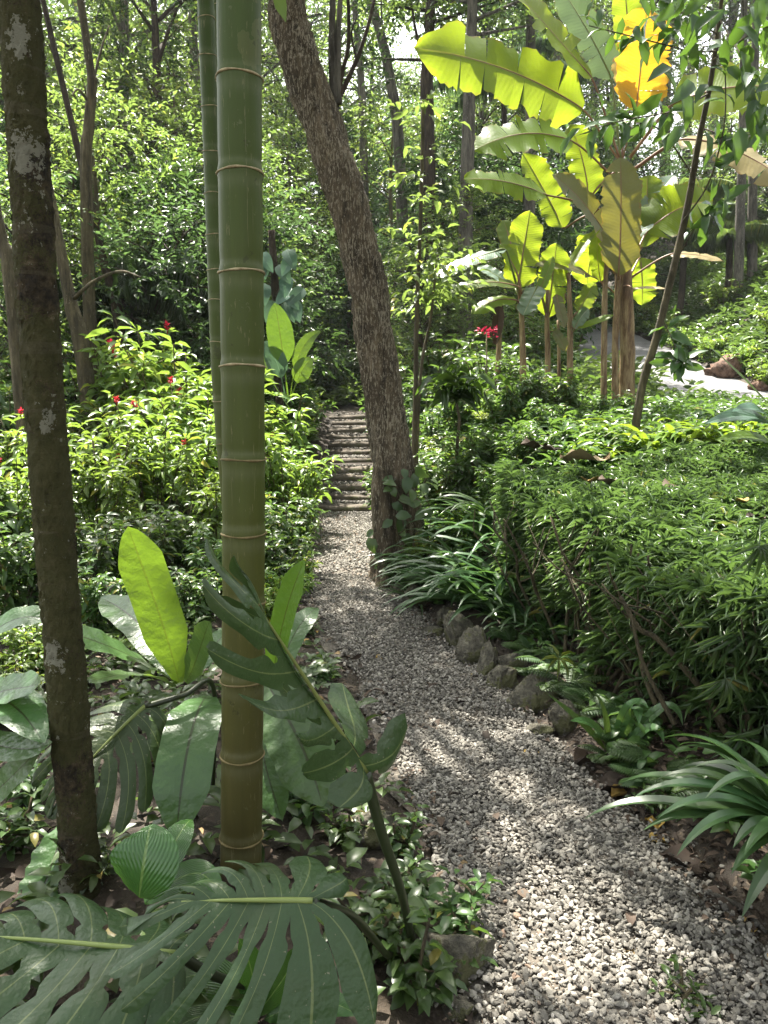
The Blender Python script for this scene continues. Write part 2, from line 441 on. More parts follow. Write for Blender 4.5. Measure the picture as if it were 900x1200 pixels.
def _bark(dark, mid, pale, sc=1., fleck=.62):
    def f(nt):
        v = noise(nt, 14. * sc, 8, .72, sc3=(1, 1, .16)); b = noise(nt, 50. * sc, 6, .75, sc3=(1, 1, .2)); d = noise(nt, 1.6, 3)
        c = ramp(nt, v, [(.36, dark), (.5, mid), (.64, tuple(np.array(mid) * 1.7))])
        c = mix(nt, mth(nt, 'MULTIPLY', ramp(nt, noise(nt, 3.2 * sc, 5, .6, sc3=(1, 1, .5)), [(.42, (0, 0, 0)), (.6, (1, 1, 1))]), .55), c, dark)
        k = mth(nt, 'MULTIPLY', mth(nt, 'GREATER_THAN', mth(nt, 'MULTIPLY_ADD', d, .22, mth(nt, 'MULTIPLY', b, .8)), fleck), .8)
        c = mix(nt, k, c, pale)
        return c, bump(nt, mth(nt, 'MULTIPLY_ADD', v, 1.6, b), 1., .045)
    return f
def _bamboo(nt):
    ov = obj_vec(nt)
    z = node(nt, 'ShaderNodeSeparateXYZ', {0: ov}).outputs[2]
    s1 = noise(nt, 40., 5, .7, sc3=(1, 1, .035)); s2 = noise(nt, 3.5, 5, .6); s3 = noise(nt, 130., 3, .6, sc3=(1, 1, .12))
    zz = mth(nt, 'MULTIPLY_ADD', mth(nt, 'SUBTRACT', s2, .5), .9, z)
    c = ramp(nt, mth(nt, 'DIVIDE', zz, 3.), [(.02, (.070, .060, .020)), (.28, (.068, .070, .017)), (.42, (.058, .072, .015)), (.70, (.046, .070, .013)), (1., (.042, .070, .015))])
    c = mix(nt, mth(nt, 'MULTIPLY', mth(nt, 'SUBTRACT', s1, .35), .9), c, (.030, .034, .012))
    c = mix(nt, mth(nt, 'MULTIPLY', mth(nt, 'GREATER_THAN', s3, .66), .28), c, (.22, .20, .11))
    c = mix(nt, mth(nt, 'MULTIPLY', mth(nt, 'GREATER_THAN', s2, .64), .22), c, (.16, .155, .07))
    c = mix(nt, mth(nt, 'MULTIPLY', attr(nt, 'tint'), mth(nt, 'MULTIPLY_ADD', s3, .9, .1)), c, (.20, .21, .14))
    k = mth(nt, 'GREATER_THAN', noise(nt, 9., 6, .75), .63)
    c = mix(nt, mth(nt, 'MULTIPLY', k, .5), c, (.026, .028, .011))
    s4 = noise(nt, 95., 4, .7, sc3=(1, 1, .018))
    c = mix(nt, mth(nt, 'MULTIPLY', mth(nt, 'GREATER_THAN', s4, .655), .4), c, (.17, .165, .09))
    s5 = noise(nt, 22., 5, .75)
    c = mix(nt, mth(nt, 'MULTIPLY', mth(nt, 'GREATER_THAN', s5, .66), .35), c, (.13, .14, .075))
    return c, bump(nt, mth(nt, 'ADD', s1, mth(nt, 'MULTIPLY', s5, .5)), .3, .004)
def _ring(nt):
    b = noise(nt, 60., 4)
    return ramp(nt, b, [(.3, (.16, .12, .06)), (.6, (.34, .29, .17))]), bump(nt, b, .4, .004)
def _road(nt):
    a, b = noise(nt, 1.2, 5), noise(nt, 30., 5, .7)
    c = ramp(nt, a, [(.35, (.10, .10, .105)), (.6, (.16, .16, .165))])
    return mix(nt, mth(nt, 'MULTIPLY', mth(nt, 'GREATER_THAN', b, .52), .6), c, (.22, .22, .21)), bump(nt, b, .8, .03)
def _dead(nt):
    t = attr(nt, 'tint'); b = noise(nt, 26., 4)
    c = ramp(nt, t, [(0, (.016, .012, .009)), (.35, (.036, .025, .017)), (.7, (.068, .046, .031)), (.87, (.14, .105, .075)), (.93, (.32, .21, .04)), (1, (.28, .25, .20))])
    return mix(nt, mth(nt, 'MULTIPLY', b, .5), c, (.05, .032, .02)), bump(nt, b, .4, .006)
def _log(nt):
    v = noise(nt, 7., 6, .7, sc3=(.25, 1, 1)); b = noise(nt, 40., 4)
    c = ramp(nt, v, [(.3, (.045, .036, .026)), (.55, (.13, .11, .085)), (.8, (.24, .215, .18))])
    c = mix(nt, mth(nt, 'MULTIPLY', mth(nt, 'GREATER_THAN', noise(nt, 3., 4), .56), .55), c, (.09, .10, .03))
    return c, bump(nt, mth(nt, 'ADD', v, b), .8, .015)
SOIL = solid('forest_soil', _soil); DIRT = solid('path_dirt', _dirt); GRAVEL = solid('limestone_gravel', _gravel, .75)
ROCK = solid('mossy_rock', _rock, .85); MOSSBARK = solid('mossy_ringed_bark', _mossybark, .9)
LEANBARK = solid('flaky_brown_bark', _bark((.034, .026, .016), (.125, .096, .060), (.38, .33, .24), 1.5, .55), .9)
GREYBARK = solid('grey_bark', _bark((.045, .04, .032), (.13, .118, .095), (.32, .30, .26)), .9)
DARKBARK = solid('dark_bark', _bark((.022, .016, .011), (.055, .04, .026), (.14, .115, .08)), .9)
STEMBARK = solid('brown_stem', _bark((.042, .034, .018), (.115, .095, .052), (.25, .21, .14)), .8)
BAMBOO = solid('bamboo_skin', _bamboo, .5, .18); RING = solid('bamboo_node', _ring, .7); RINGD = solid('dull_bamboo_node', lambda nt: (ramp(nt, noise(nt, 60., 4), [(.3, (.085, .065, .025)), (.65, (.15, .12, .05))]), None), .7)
ROADM = solid('grey_road', _road, .8); DEAD = solid('dead_leaf', _dead, .75); LOG = solid('weathered_log', _log, .85)
def _pstem(nt):
    v = noise(nt, 18., 7, .75, sc3=(1, 1, .16)); b = noise(nt, 3., 3)
    c = ramp(nt, v, [(.3, (.04, .022, .014)), (.44, (.12, .072, .038)), (.56, (.23, .165, .085)), (.7, (.34, .28, .16))])
    return c, bump(nt, v, .8, .02)
PSTEM = solid('banana_stem_skin', _pstem, .6)
PETIOLE = leaf_mat('petiole_green', (.10, .13, .03), (.15, .17, .045), (.2, .25, .04), .15, .4)
MIDRIB = leaf_mat('midrib_green', (.17, .21, .06), (.22, .26, .08), (.3, .35, .08), .2, .4)
DKPET = leaf_mat('dark_petiole', (.022, .030, .012), (.035, .045, .016), (.05, .07, .02), .1, .35)
RDPET = leaf_mat('reddish_petiole', (.17, .085, .045), (.24, .16, .07), (.3, .2, .06), .15, .4)
BROWNROCK = solid('brown_rock', lambda nt: (ramp(nt, noise(nt, 9., 6, .7), [(.35, (.04, .025, .018)), (.5, (.13, .075, .05)), (.65, (.22, .15, .11))]), bump(nt, noise(nt, 9., 6, .7), 1., .05)), .85)
FOREST = [leaf_mat('forest_leaf_%s' % n, a, b, t, tf, ro, .35, y) for n, a, b, t, tf, ro, y in (
    ('mid', (.036, .068, .022), (.078, .115, .038), (.24, .36, .06), .47, .38, (.20, .17, .03)),
    ('light', (.048, .088, .022), (.100, .145, .038), (.28, .40, .07), .48, .38, (.26, .22, .03)),
    ('dark', (.014, .034, .013), (.035, .060, .022), (.10, .19, .03), .35, .33, None),
    ('cool', (.028, .058, .028), (.06, .10, .048), (.16, .29, .07), .42, .35, None))]
HEDGE = leaf_mat('hedge_leaf', (.034, .072, .024), (.080, .130, .042), (.17, .29, .05), .30, .33, .5, (.24, .20, .05))
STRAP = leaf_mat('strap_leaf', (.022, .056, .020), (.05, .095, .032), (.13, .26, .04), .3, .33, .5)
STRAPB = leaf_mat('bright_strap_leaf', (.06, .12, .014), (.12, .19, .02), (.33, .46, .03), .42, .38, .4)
FERN = leaf_mat('fern_leaf', (.028, .062, .018), (.06, .105, .028), (.16, .28, .03), .35, .5)
FERNB = leaf_mat('pale_fern_leaf', (.08, .12, .018), (.13, .17, .03), (.34, .42, .04), .42, .5)
SHRUB = leaf_mat('flower_shrub_leaf', (.055, .115, .022), (.125, .20, .038), (.30, .44, .05), .42, .38, .4, (.40, .36, .05), hv=.85)
SHRUBD = leaf_mat('deep_shrub_leaf', (.03, .068, .018), (.06, .11, .028), (.18, .31, .04), .38, .36, .45, (.22, .2, .04))
COVER = leaf_mat('cover_leaf', (.026, .056, .017), (.065, .105, .03), (.17, .27, .04), .32, .36, .45, (.2, .17, .05))
NEST = leaf_mat('nest_fern_frond', (.045, .10, .034), (.075, .14, .045), (.22, .34, .03), .3, .3, .5, None, 16, .3, .10, (.02, .018, .010), vs=.22, und=.3)
NESTB = leaf_mat('lime_nest_fern_frond', (.075, .145, .018), (.095, .165, .022), (.20, .33, .02), .40, .35, .4, None, 12, .2, .10, (.05, .05, .012), vs=.3, und=.4)  # yellower, brighter frond colour
RIBBED = leaf_mat('pleated_leaf', (.04, .11, .025), (.06, .14, .032), (.16, .32, .04), .3, .25, .55, None, 9, .1, .9, (.16, .25, .07), vs=.8)
MONST = leaf_mat('monstera_leaf', (.024, .047, .017), (.036, .066, .021), (.09, .17, .03), .16, .40, .36, None, 0, .25, None, (.12, .15, .055), .1, ((.16, .15, .10), 90., (.056, .062, .028)), und=.35)
BAN = {'y': leaf_mat('banana_leaf', (.09, .155, .014), (.13, .19, .018), (.52, .66, .03), .60, .38, .35, None, 34, .2, .06, (.22, .20, .06), .2, vs=.3, und=.15, edge=(.16, .09, .035)),
       'g': leaf_mat('green_banana_leaf', (.075, .125, .022), (.10, .15, .03), (.33, .42, .025), .48, .36, .4, None, 34, .2, .06, (.20, .17, .06), .2, vs=.3, und=.15, edge=(.16, .09, .035)),
       'o': leaf_mat('orange_banana_leaf', (.50, .26, .022), (.55, .32, .03), (.90, .48, .02), .6, .45, .3, None, 30, .3, .06, (.35, .16, .04), .1, vs=.3, und=.15, edge=(.16, .09, .035)),
       'd': leaf_mat('olive_banana_leaf', (.085, .095, .030), (.10, .105, .034), (.30, .26, .02), .40, .4, .4, None, 34, .2, .06, (.12, .065, .035), .15, vs=.3, und=.15, edge=(.16, .09, .035)),
       'b': leaf_mat('bluish_banana_leaf', (.10, .155, .10), (.12, .18, .12), (.22, .34, .08), .3, .28, .6, None, 34, .15, .06, (.3, .32, .2), .15, vs=.3, und=.15, edge=(.16, .09, .035)),
       'p': leaf_mat('tan_banana_leaf', (.24, .19, .085), (.28, .22, .11), (.50, .40, .12), .4, .4, .35, None, 30, .3, .06, (.32, .13, .08), .15, vs=.3, und=.15, edge=(.16, .09, .035))}
RED = leaf_mat('red_flower', (.36, .012, .035), (.55, .03, .08), (.6, .03, .07), .3, .5, .3)
EAR = leaf_mat('blue_green_leaf', (.05, .105, .075), (.08, .15, .10), (.13, .26, .09), .3, .3, .5, None, 6, .15, .4, (.11, .18, .12))
GLOSS = leaf_mat('glossy_dark_leaf', (.018, .052, .012), (.04, .085, .02), (.15, .27, .025), .33, .27, .55)

# ================================================================== SETTING
def sheet(xs, ys, zf):
    X, Y = np.meshgrid(xs, ys); Z = zf(X, Y); m, n = X.shape
    V = np.stack([X, Y, Z], -1).reshape(-1, 3)
    i = np.arange(m - 1)[:, None] * n; j = np.arange(n - 1)[None, :]
    return V, np.stack([i + j, i + j + 1, i + n + j + 1, i + n + j], -1).reshape(-1, 4)
xs = np.concatenate([np.linspace(-90, -14, 20)[:-1], np.linspace(-14, -4, 34)[:-1], np.linspace(-4, 5, 121)[:-1], np.linspace(5, 14, 46)[:-1], np.linspace(14, 90, 20)])
ys = np.concatenate([np.linspace(-30, -2, 10)[:-1], np.linspace(-2, 16, 221)[:-1], np.linspace(16, 36, 61)[:-1], np.linspace(36, 120, 20)])
V, Q = sheet(xs, ys, terrain)
tag(MB().add(V, Q).build('ground', SOIL), kind='structure')

# path bed: a strip between the edges, flat treads at the steps
def tread(y):
    k = np.searchsorted(STEP_Y, np.asarray(y) - 1e-6)
    return k * STEP_H
mb = MB(); yy = list(np.linspace(-2, 11.78, 150))
for s in STEP_Y: yy += [s - .002, s + .002]
yy += list(np.linspace(15.7, 19, 12)); yy = np.array(sorted(yy)); nx = 13
wob = .05 * np.sin(3.3 * yy) + .03 * np.sin(7.1 * yy + 1)
l = np.interp(yy, PY, PL) - .04 + wob; r = np.interp(yy, PY, PR) + .04 + .04 * np.sin(4.1 * yy + 2)
t = np.linspace(0, 1, nx)
PX = l[:, None] + (r - l)[:, None] * t; PYY = np.repeat(yy[:, None], nx, 1)
PZ = tread(yy)[:, None] + .008 * np.sin(PX * 9 + PYY * 5) - .012 * np.abs(t * 2 - 1)[None, :] ** 4
i = np.arange(len(yy) - 1)[:, None] * nx; j = np.arange(nx - 1)[None, :]
mb.add(np.stack([PX, PYY, PZ], -1).reshape(-1, 3), np.stack([i + j, i + j + 1, i + nx + j + 1, i + nx + j], -1).reshape(-1, 4))
tag(mb.build('garden_path', DIRT), kind='structure')

# loose gravel
POOL = []
for k in range(14):
    r_ = np.random.default_rng(100 + k)
    lo = []
    for lev in (0, 1):
        V0, T0 = ICO[lev]; V1 = V0 * (1 + .16 * r_.normal(size=(len(V0), 1)) * (1 if lev == 0 else .55))
        for _ in range(5):
            nn = nrm(r_.normal(size=3)); dd = V1 @ nn - (.5 + .25 * r_.random()); V1 = V1 - np.where(dd > 0, dd, 0)[:, None] * nn
        lo.append((V1 * np.array([1.15, .9, .68]), T0))
    POOL.append(lo)
def gravel(mb, n, y0, y1, lev, s0, s1, spill=.10):
    y = y0 + (y1 - y0) * R.random(n)
    a = np.interp(y, PY, PL); b = np.interp(y, PY, PR)
    u = R.random(n); e = np.where(R.random(n) < .12, spill, .0)
    x = a - e + (b - a + 2 * e) * u
    patch = np.sin(2.3 * x + 1.1 * y) + np.sin(1.7 * y - 2.9 * x + 1) + np.sin(4.1 * x + 3.7 * y + 2)
    edge = np.minimum(u, 1 - u)
    keep = (R.random(n) < np.clip(1.2 - .3 * np.maximum(patch - .9, 0) ** 1.0 * 1.5, .3, 1)) & (R.random(n) < .35 + 5.5 * edge)
    x, y = x[keep], y[keep]; n = len(x)
    s = (s0 + (s1 - s0) * R.random(n) ** 1.6) * .5
    z = tread(y) + s * .35 + .012 * R.random(n)
    z = np.where((x < np.interp(y, PY, PL) - .03) | (x > np.interp(y, PY, PR) + .03), np.maximum(z, terrain(x, y) + s * .3), z)
    k = R.integers(0, len(POOL), n)
    an = R.random(n) * 6.28; tx = R.normal(size=n) * .35; ty = R.normal(size=n) * .35
    tint = np.clip(R.random(n) + .05 * np.sin(3 * x + y), 0, 1)
    for p in range(len(POOL)):
        m = k == p; N = int(m.sum())
        if not N: continue
        Vp, Tp = POOL[p][lev]
        V = Vp[None] * s[m][:, None, None]
        ca, sa = np.cos(an[m])[:, None], np.sin(an[m])[:, None]
        X = V[..., 0] * ca - V[..., 1] * sa; Y = V[..., 0] * sa + V[..., 1] * ca
        Z = V[..., 2] + tx[m][:, None] * X + ty[m][:, None] * Y
        V = np.stack([X + x[m][:, None], Y + y[m][:, None], Z + z[m][:, None]], -1)
        kk = len(Vp); off = (np.arange(N) * kk)[:, None, None]
        mb.add(V.reshape(-1, 3), None, (Tp[None] + off).reshape(-1, 3), np.repeat(tint[m], kk))
mb = MB()
gravel(mb, 27000, .9, 3.6, 1, .006, .024)
gravel(mb, 12000, .9, 3.6, 0, .004, .010, .04)
gravel(mb, 20000, 3.4, 7.2, 0, .009, .027)
gravel(mb, 12000, 7.0, 11.8, 0, .014, .036)
gravel(mb, 3500, 11.85, 15.6, 0, .02, .05, .0)
tag(mb.build('gravel', GRAVEL, smooth=False), kind='stuff')

# the second path on the upper right
rc = spline(ROAD, 60); tt = nrm(np.gradient(rc[:, :2], axis=0)); nn2 = np.stack([tt[:, 1], -tt[:, 0]], -1)
nx = 9; t = np.linspace(-1, 1, nx)
w = ROAD_W * (1 + .05 * np.sin(np.arange(61) * .9))
V = np.empty((61, nx, 3)); V[..., :2] = rc[:, None, :2] + nn2[:, None, :] * (t[None, :] * w[:, None])[..., None]
V[..., 2] = terrain(V[..., 0], V[..., 1]) * .0 + rc[:, None, 2] + .03 - .02 * t ** 2
i = np.arange(60)[:, None] * nx; j = np.arange(nx - 1)[None, :]
tag(MB().add(V.reshape(-1, 3), np.stack([i + j, i + j + 1, i + nx + j + 1, i + nx + j], -1).reshape(-1, 4)).build('gravel_road', ROADM), kind='structure')

# log steps
names = ['lowest', 'second', 'third', 'fourth', 'fifth', 'sixth', 'seventh', 'eighth', 'ninth', 'tenth', 'eleventh', 'topmost']
for k, sy in enumerate(STEP_Y):
    xl = np.interp(sy, PY, PL) - .06 - (.10 if k == 0 else 0) + .04 * math.sin(k * 2.1); xr = np.interp(sy, PY, PR) + .14 + .05 * math.sin(k * 1.3)
    c = np.array([(xl + xr) / 2, sy, k * STEP_H + STEP_H * .5 - .005])
    n = 22; xx = np.linspace(xl, xr, n)
    ph = R.random(4) * 6
    p = np.stack([xx, sy + .018 * np.sin(xx * 3 + ph[0]), np.full(n, c[2]) + .016 * np.sin(xx * 4 + ph[1]) + .03 * math.sin(k * 3.7) * (xx - c[0])], -1)
    mb = MB(); tube(mb, p, .062 + .010 * math.sin(k * 5.1) + .010 * np.sin(xx * 6 + ph[2]), 12, R.random(), .05)
    o = mb.build('log_step', LOG, None, c)
    tag(o, f'{names[k]} mossy log step of the stair at the end of the gravel path' if k in (0, 11) else
        f'{names[k]} log step counting up from the gravel path', 'step', 'log steps climbing from the path')

# ------------------------------------------------------------------ edging stones
STONES = [  # px, py(base centre), width px, height px, look
    (507, 748, 30, 18, 'flat yellowish stone lying out on the gravel edge'),
    (487, 716, 36, 34, 'small grey stone nearest the leaning tree'),
    (520, 735, 26, 22, 'little pale stone behind the flat yellowish one'),
    (545, 765, 54, 56, 'big pale lichened stone under the strap leaves'),
    (558, 784, 40, 50, 'brownish low stone before the big pale one'),
    (573, 798, 26, 46, 'narrow upright stone in the right edging'),
    (590, 812, 34, 46, 'rounded mossy stone beside the narrow upright one'),
    (624, 838, 60, 44, 'largest mossy boulder of the right edging'),
    (633, 868, 42, 26, 'low flat stone half sunk before the mossy boulder'),
    (665, 860, 44, 54, 'grey upright rock right of the mossy boulder'),
    (603, 790, 30, 34, 'dark stone tucked behind the rounded mossy one'),
    (467, 700, 20, 18, 'tiny stone at the foot of the leaning tree')]
for k, (px, py, w, h, lab) in enumerate(STONES):
    p = gp(px, py); m = pxm(p[1], py)
    sx, sz = w * m * .5, h * m * .55
    c = p + np.array([0, sx * .4, sz * .55])
    mb = MB(); rock(mb, (0, 0, 0), (sx, max(sx * .7, .05), sz), 4, 20 + k, R.random())
    tag(mb.build('edging_stone', ROCK, None, None, True), lab, 'stone', 'stones edging the path on the right').location = tuple(c)
for k, (px, py, w, h, lab) in enumerate([
    (430, 990, 66, 60, 'sunlit cream coloured rock behind the tall monstera stalk'),
    (487, 1046, 50, 40, 'yellowish stone lying right of the monstera stalk'),
    (538, 1150, 84, 92, 'big dark rock at the near left corner of the gravel'),
    (540, 1195, 50, 44, 'ochre lichened stone at the bottom picture edge'),
    (515, 1085, 44, 40, 'pale slanting stone under ground cover left of the gravel')]):
    p = gp(px, py); m = pxm(p[1], py); sx, sz = w * m * .52, h * m * .5
    mb = MB(); rock(mb, (0, 0, 0), (sx, sx * .75, sz), 4, 60 + k, R.random())
    tag(mb.build('bed_stone', ROCK), lab, 'stone', 'stones edging the bed on the left').location = tuple(p + np.array([0, sx * .3, sz * .3]))
for k, (px, py, Y, w, h, lab) in enumerate([
    (862, 390, 16.0, 30, 22, 'brown rough boulder on the bank above the grey road'),
    (893, 403, 14.4, 24, 18, 'small brown rock by the right picture edge above the road'),
    (838, 398, 16.2, 26, 12, 'low brown rock left of the bank boulder')]):
    p = at(px, py, Y); p[2] = tz(p[0], p[1]); m = pxm(Y)
    mb = MB(); rock(mb, (0, 0, 0), (w * m * .6, w * m * .5, h * m * .8), 3, 80 + k, R.random())
    tag(mb.build('bank_rock', BROWNROCK), lab, 'rock', 'rocks on the bank beyond the road').location = tuple(p + np.array([0, 0, h * m * .3]))

# ------------------------------------------------------------------ litter and fallen leaves
def flat_leaf(mb, c, L, W, ang, tint, curl=.18):
    n = 7; u = np.linspace(0, 1, n); w = np.sin(np.pi * u ** .85) ** .75 * W * .5
    x = (u - .5) * L; s = np.array([-1, -.5, 0, .5, 1.])
    X = np.repeat(x[:, None], 5, 1); Yv = w[:, None] * s; Z = curl * L * (u[:, None] - .5) ** 2 * 1.6 + np.abs(Yv) * .4 * (1 + np.sin(u * 5)[:, None]) + .006 * R.normal(size=(n, 5)) * (L / .12)
    ca, sa = math.cos(ang), math.sin(ang)
    V = np.stack([X * ca - Yv * sa, X * sa + Yv * ca, Z], -1).reshape(-1, 3) + c
    i = np.arange(n - 1)[:, None] * 5; j = np.arange(4)[None, :]
    mb.add(V, np.stack([i + j, i + j + 1, i + 6 + j, i + 5 + j], -1).reshape(-1, 4), None, tint)
N = 9000
x = R.uniform(-4.2, 3.2, N); y = R.uniform(1.2, 9., N)
er = x - np.interp(y, PY, PR); el = np.interp(y, PY, PL) - x
m = ((np.maximum(er, el) > -.02 - .10 * R.random(N)) | (R.random(N) < .035)) & (R.random(N) < np.where(y < 5, 1, .6))
x, y = x[m], y[m]
qx = R.uniform(.9, 2.4, 4500); qy = R.uniform(1.4, 3.6, 4500); qm = qx > np.interp(qy, PY, PR) + .0 + .06 * R.normal(size=4500); x = np.append(x, qx[qm]); y = np.append(y, qy[qm])
z = terrain(x, y) + .012 + .015 * R.random(len(x)) + .028 * ((x > np.interp(y, PY, PL) + .02) & (x < np.interp(y, PY, PR) - .02))
mb = MB(); d = rdir(len(x), -.25, .25); nn = nrm(Zv + R.normal(size=(len(x), 3)) * .35)
leaves(mb, np.stack([x, y, z], -1), d, nn, np.where((x > .85) & (y < 3.7), .6, 1) * R.uniform(.03, .10, len(x)), np.where((x > .85) & (y < 3.7), .6, 1) * R.uniform(.015, .04, len(x)), S6, R.random(len(x)) ** 1.5 * .95)
tag(mb.build('leaf_litter', DEAD), kind='stuff')
FALL = [(690, 897, 42, 20, .5, .45, 'large curled brown leaf at the right gravel edge'),
        (712, 930, 50, 26, 2.8, .12, 'dark brown crumpled leaf below the large curled one'),
        (730, 938, 30, 16, .3, .92, 'curled yellow-brown leaf beside the dark crumpled one'),
        (767, 972, 24, 34, 1.5, .93, 'mustard yellow fallen leaf lying upright on the gravel edge'),
        (764, 994, 30, 15, 2.9, .93, 'pale yellow fallen leaf just below the mustard one'),
        (742, 973, 22, 14, .2, .55, 'small reddish brown leaf left of the mustard one'),
        (806, 1022, 62, 24, -.5, .25, 'long brown leaf pointing under the bottom right strap clump'),
        (834, 1066, 36, 24, -1.0, .35, 'brown leaf hanging over gravel under the strap clump'),
        (848, 1078, 36, 20, -.8, .15, 'darkest fallen leaf on the gravel at the right'),
        (736, 1127, 14, 28, 1.9, .90, 'small orange-brown leaf out on the near gravel'),
        (888, 1162, 26, 20, .6, .75, 'tan leaf at the right edge of near gravel'),
        (542, 829, 22, 12, .4, .18, 'small dark curled leaf on the middle of the gravel'),
        (598, 873, 12, 20, 1.2, .97, 'small cream seed husk on the gravel'),
        (622, 889, 18, 8, .1, .93, 'slim yellow leaf near the sunken stone'),
        (556, 798, 16, 8, .5, .97, 'cream chip of leaf beside the edging stones'),
        (445, 776, 10, 8, 0., .93, 'tiny yellow leaf on the left gravel edge'),
        (690, 1003, 14, 8, 2., .5, 'tiny brown leaf on the middle right gravel'),
        (602, 1010, 12, 8, 1., .6, 'tiny reddish leaf on the middle gravel'),
        (640, 1120, 13, 9, .7, .65, 'tiny tan leaf on the sunlit near gravel')]
for px, py, L, W, a, tn, lab in FALL:
    p = gp(px, py); m = pxm(p[1], py); p[2] += .022
    mb = MB(); flat_leaf(mb, np.zeros(3), L * m * 1.1, W * m * (1.4 if W < L else .7), a, tn)
    tag(mb.build('fallen_leaf', DEAD), lab, 'fallen leaf', 'fallen leaves on the path').location = tuple(p)
p0, p1 = gp(828, 1056), gp(898, 1100)
mb = MB(); tube(mb, spline([p0 + Zv * .03, (p0 + p1) / 2 + np.array([.02, .02, .03]), p1 + Zv * .02], 10), [.011, .009, .006], 6)
tag(mb.build('fallen_twig', GREYBARK, None, p0), 'pale bare twig on the gravel at the bottom right corner', 'twig')
p0, p1 = gp(596, 838), gp(618, 872)
mb = MB(); tube(mb, spline([p0 + Zv * .03, (p0 + p1) / 2 + Zv * .03, p1 + Zv * .025], 8), [.006, .004], 6)
tag(mb.build('fallen_twig', GREYBARK, None, p0), 'thin twig lying below the mossy boulder', 'twig')

# ================================================================== NEAR TRUNKS AND BAMBOO
def carve(targets):  # drops crown leaves that would shade the given spots
    def keep(P):
        m = np.ones(len(P), bool)
        for c, r in targets:
            q = P - np.asarray(c); t = q @ SUN
            dist = np.linalg.norm(q - t[:, None] * SUN, axis=1)
            m &= (dist > r * (1 + .35 * np.sin(P[:, 0] * 9 + P[:, 1] * 7))) | (t < .3)
        return m
    return keep
FLECKS = [(gp(455, 655), .26), (gp(420, 690), .16), (gp(515, 860), .12), (gp(500, 890), .16), (gp(585, 925), .10), (gp(640, 1060), .14), (gp(690, 1095), .16), (gp(655, 1150), .18), (gp(740, 1150), .15), (gp(610, 1110), .14),
          (gp(430, 975), .13), (gp(490, 1030), .09), (at(170, 665, 2.9), .22), (at(345, 690, 2.6), .14), (at(560, 600, 5.6), .5), (at(600, 640, 5.2), .2), (gp(160, 955), .10), (gp(90, 900), .10), (at(330, 850, 2.7), .18), (at(340, 905, 2.6), .07),
          (at(640, 600, 4.6), .35), (at(850, 650, 3.6), .35), (at(180, 560, 7.5), .6), (at(60, 560, 6.5), .5), (at(330, 500, 8.5), .7), (at(200, 480, 9), .7), (gp(360, 600) + Zv * .3, .7),
          (at(230, 640, 5.0), .35), (at(40, 640, 4.5), .4), (gp(450, 600), .5), (np.array([-.5, 12.6, .4]), .7), (np.array([-.5, 13.8, .9]), .7), (np.array([-.5, 15., 1.4]), .7), (np.array([-.5, 10.5, 0.]), .5), (np.array([-1.6, 9, 1.2]), .7), (np.array([-2.6, 8.2, 1.]), .6), (at(700, 590, 4.4), .45), (at(780, 580, 4.6), .6), (at(860, 600, 4.3), .55), (at(760, 540, 5.4), .55), (at(880, 540, 5.2), .6), (at(650, 590, 5.), .35), (at(820, 640, 3.7), .25), (at(690, 640, 3.9), .25), (at(890, 690, 3.), .25), (np.array([2., 8.5, 1.4]), 1.2), (at(560, 520, 8.), 1.), (at(800, 490, 7.), .8), (at(640, 520, 7.), .8), (np.array([1., 8., 1.]), .8), (np.array([3.2, 9.6, 3.]), 1.3), (np.array([2.2, 9.4, 2.8]), 1.), (np.array([3.4, 9.6, 4.2]), 1.)]
CARVE = carve(FLECKS)  # shapes gaps in the crowns so sun lands on chosen patches
# --- mossy ring-barked trunk on the left
tr = [(93, 1075), (93, 1000), (78, 800), (62, 600), (47, 400), (35, 200), (22, 0)]
P = [at(x, y, 2.22) for x, y in tr]; P[0][2] = tz(P[0][0], P[0][1]) - .03
top = P[-1]; dirv = nrm(P[-1] - P[-2])
P += [top + dirv * 1.6, top + dirv * 3.2 + np.array([-.1, .1, 0]), top + dirv * 5]
P = spline(np.array(P), 330)
rr = np.interp(P[:, 2], [0, .06, .2, 1., 2.6, 7.5], [.074, .062, .057, .055, .052, .035])
rr = rr * (1 + .018 * np.sin(P[:, 2] * 39 + 2 * np.sin(P[:, 2] * 3)) + .015 * np.sin(P[:, 2] * 11))
rt = thing('ring_barked_tree', 'slim dark mossy tree trunk with white lichen spots at the left', 'tree', (P[0][0], P[0][1], tz(P[0][0], P[0][1])))
mb = MB(); n0 = 48; tube(mb, P, rr, n0)
V = mb.V[0]
lich = np.zeros(len(V))
for (px, py, r_) in ((32, 183, .045), (21, 46, .034), (36, 172, .03), (62, 474, .028), (28, 262, .018), (52, 232, .03), (108, 870, .022), (112, 905, .018), (104, 885, .016), (72, 1040, .03), (70, 1010, .02), (110, 1010, .02), (116, 1030, .018), (88, 690, .03), (98, 700, .02), (62, 770, .03), (58, 497, .024), (22, 105, .012), (108, 960, .02), (70, 560, .02), (60, 300, .02), (78, 655, .02)):
    c = at(px, py, 2.16); q = V - c; q[:, 2] *= .75
    lich = np.maximum(lich, np.clip(1.25 - np.linalg.norm(q, axis=1) / r_ * .75, 0, 1))
mb.A[0][:, 0] = lich
V += (V - np.interp(np.arange(len(V)), [0, len(V)], [0, 0])[:, None] * 0) * 0 + .0022 * R.normal(size=V.shape)
mb.build('trunk', MOSSBARK, rt)
cm, tm = MB(), MB()
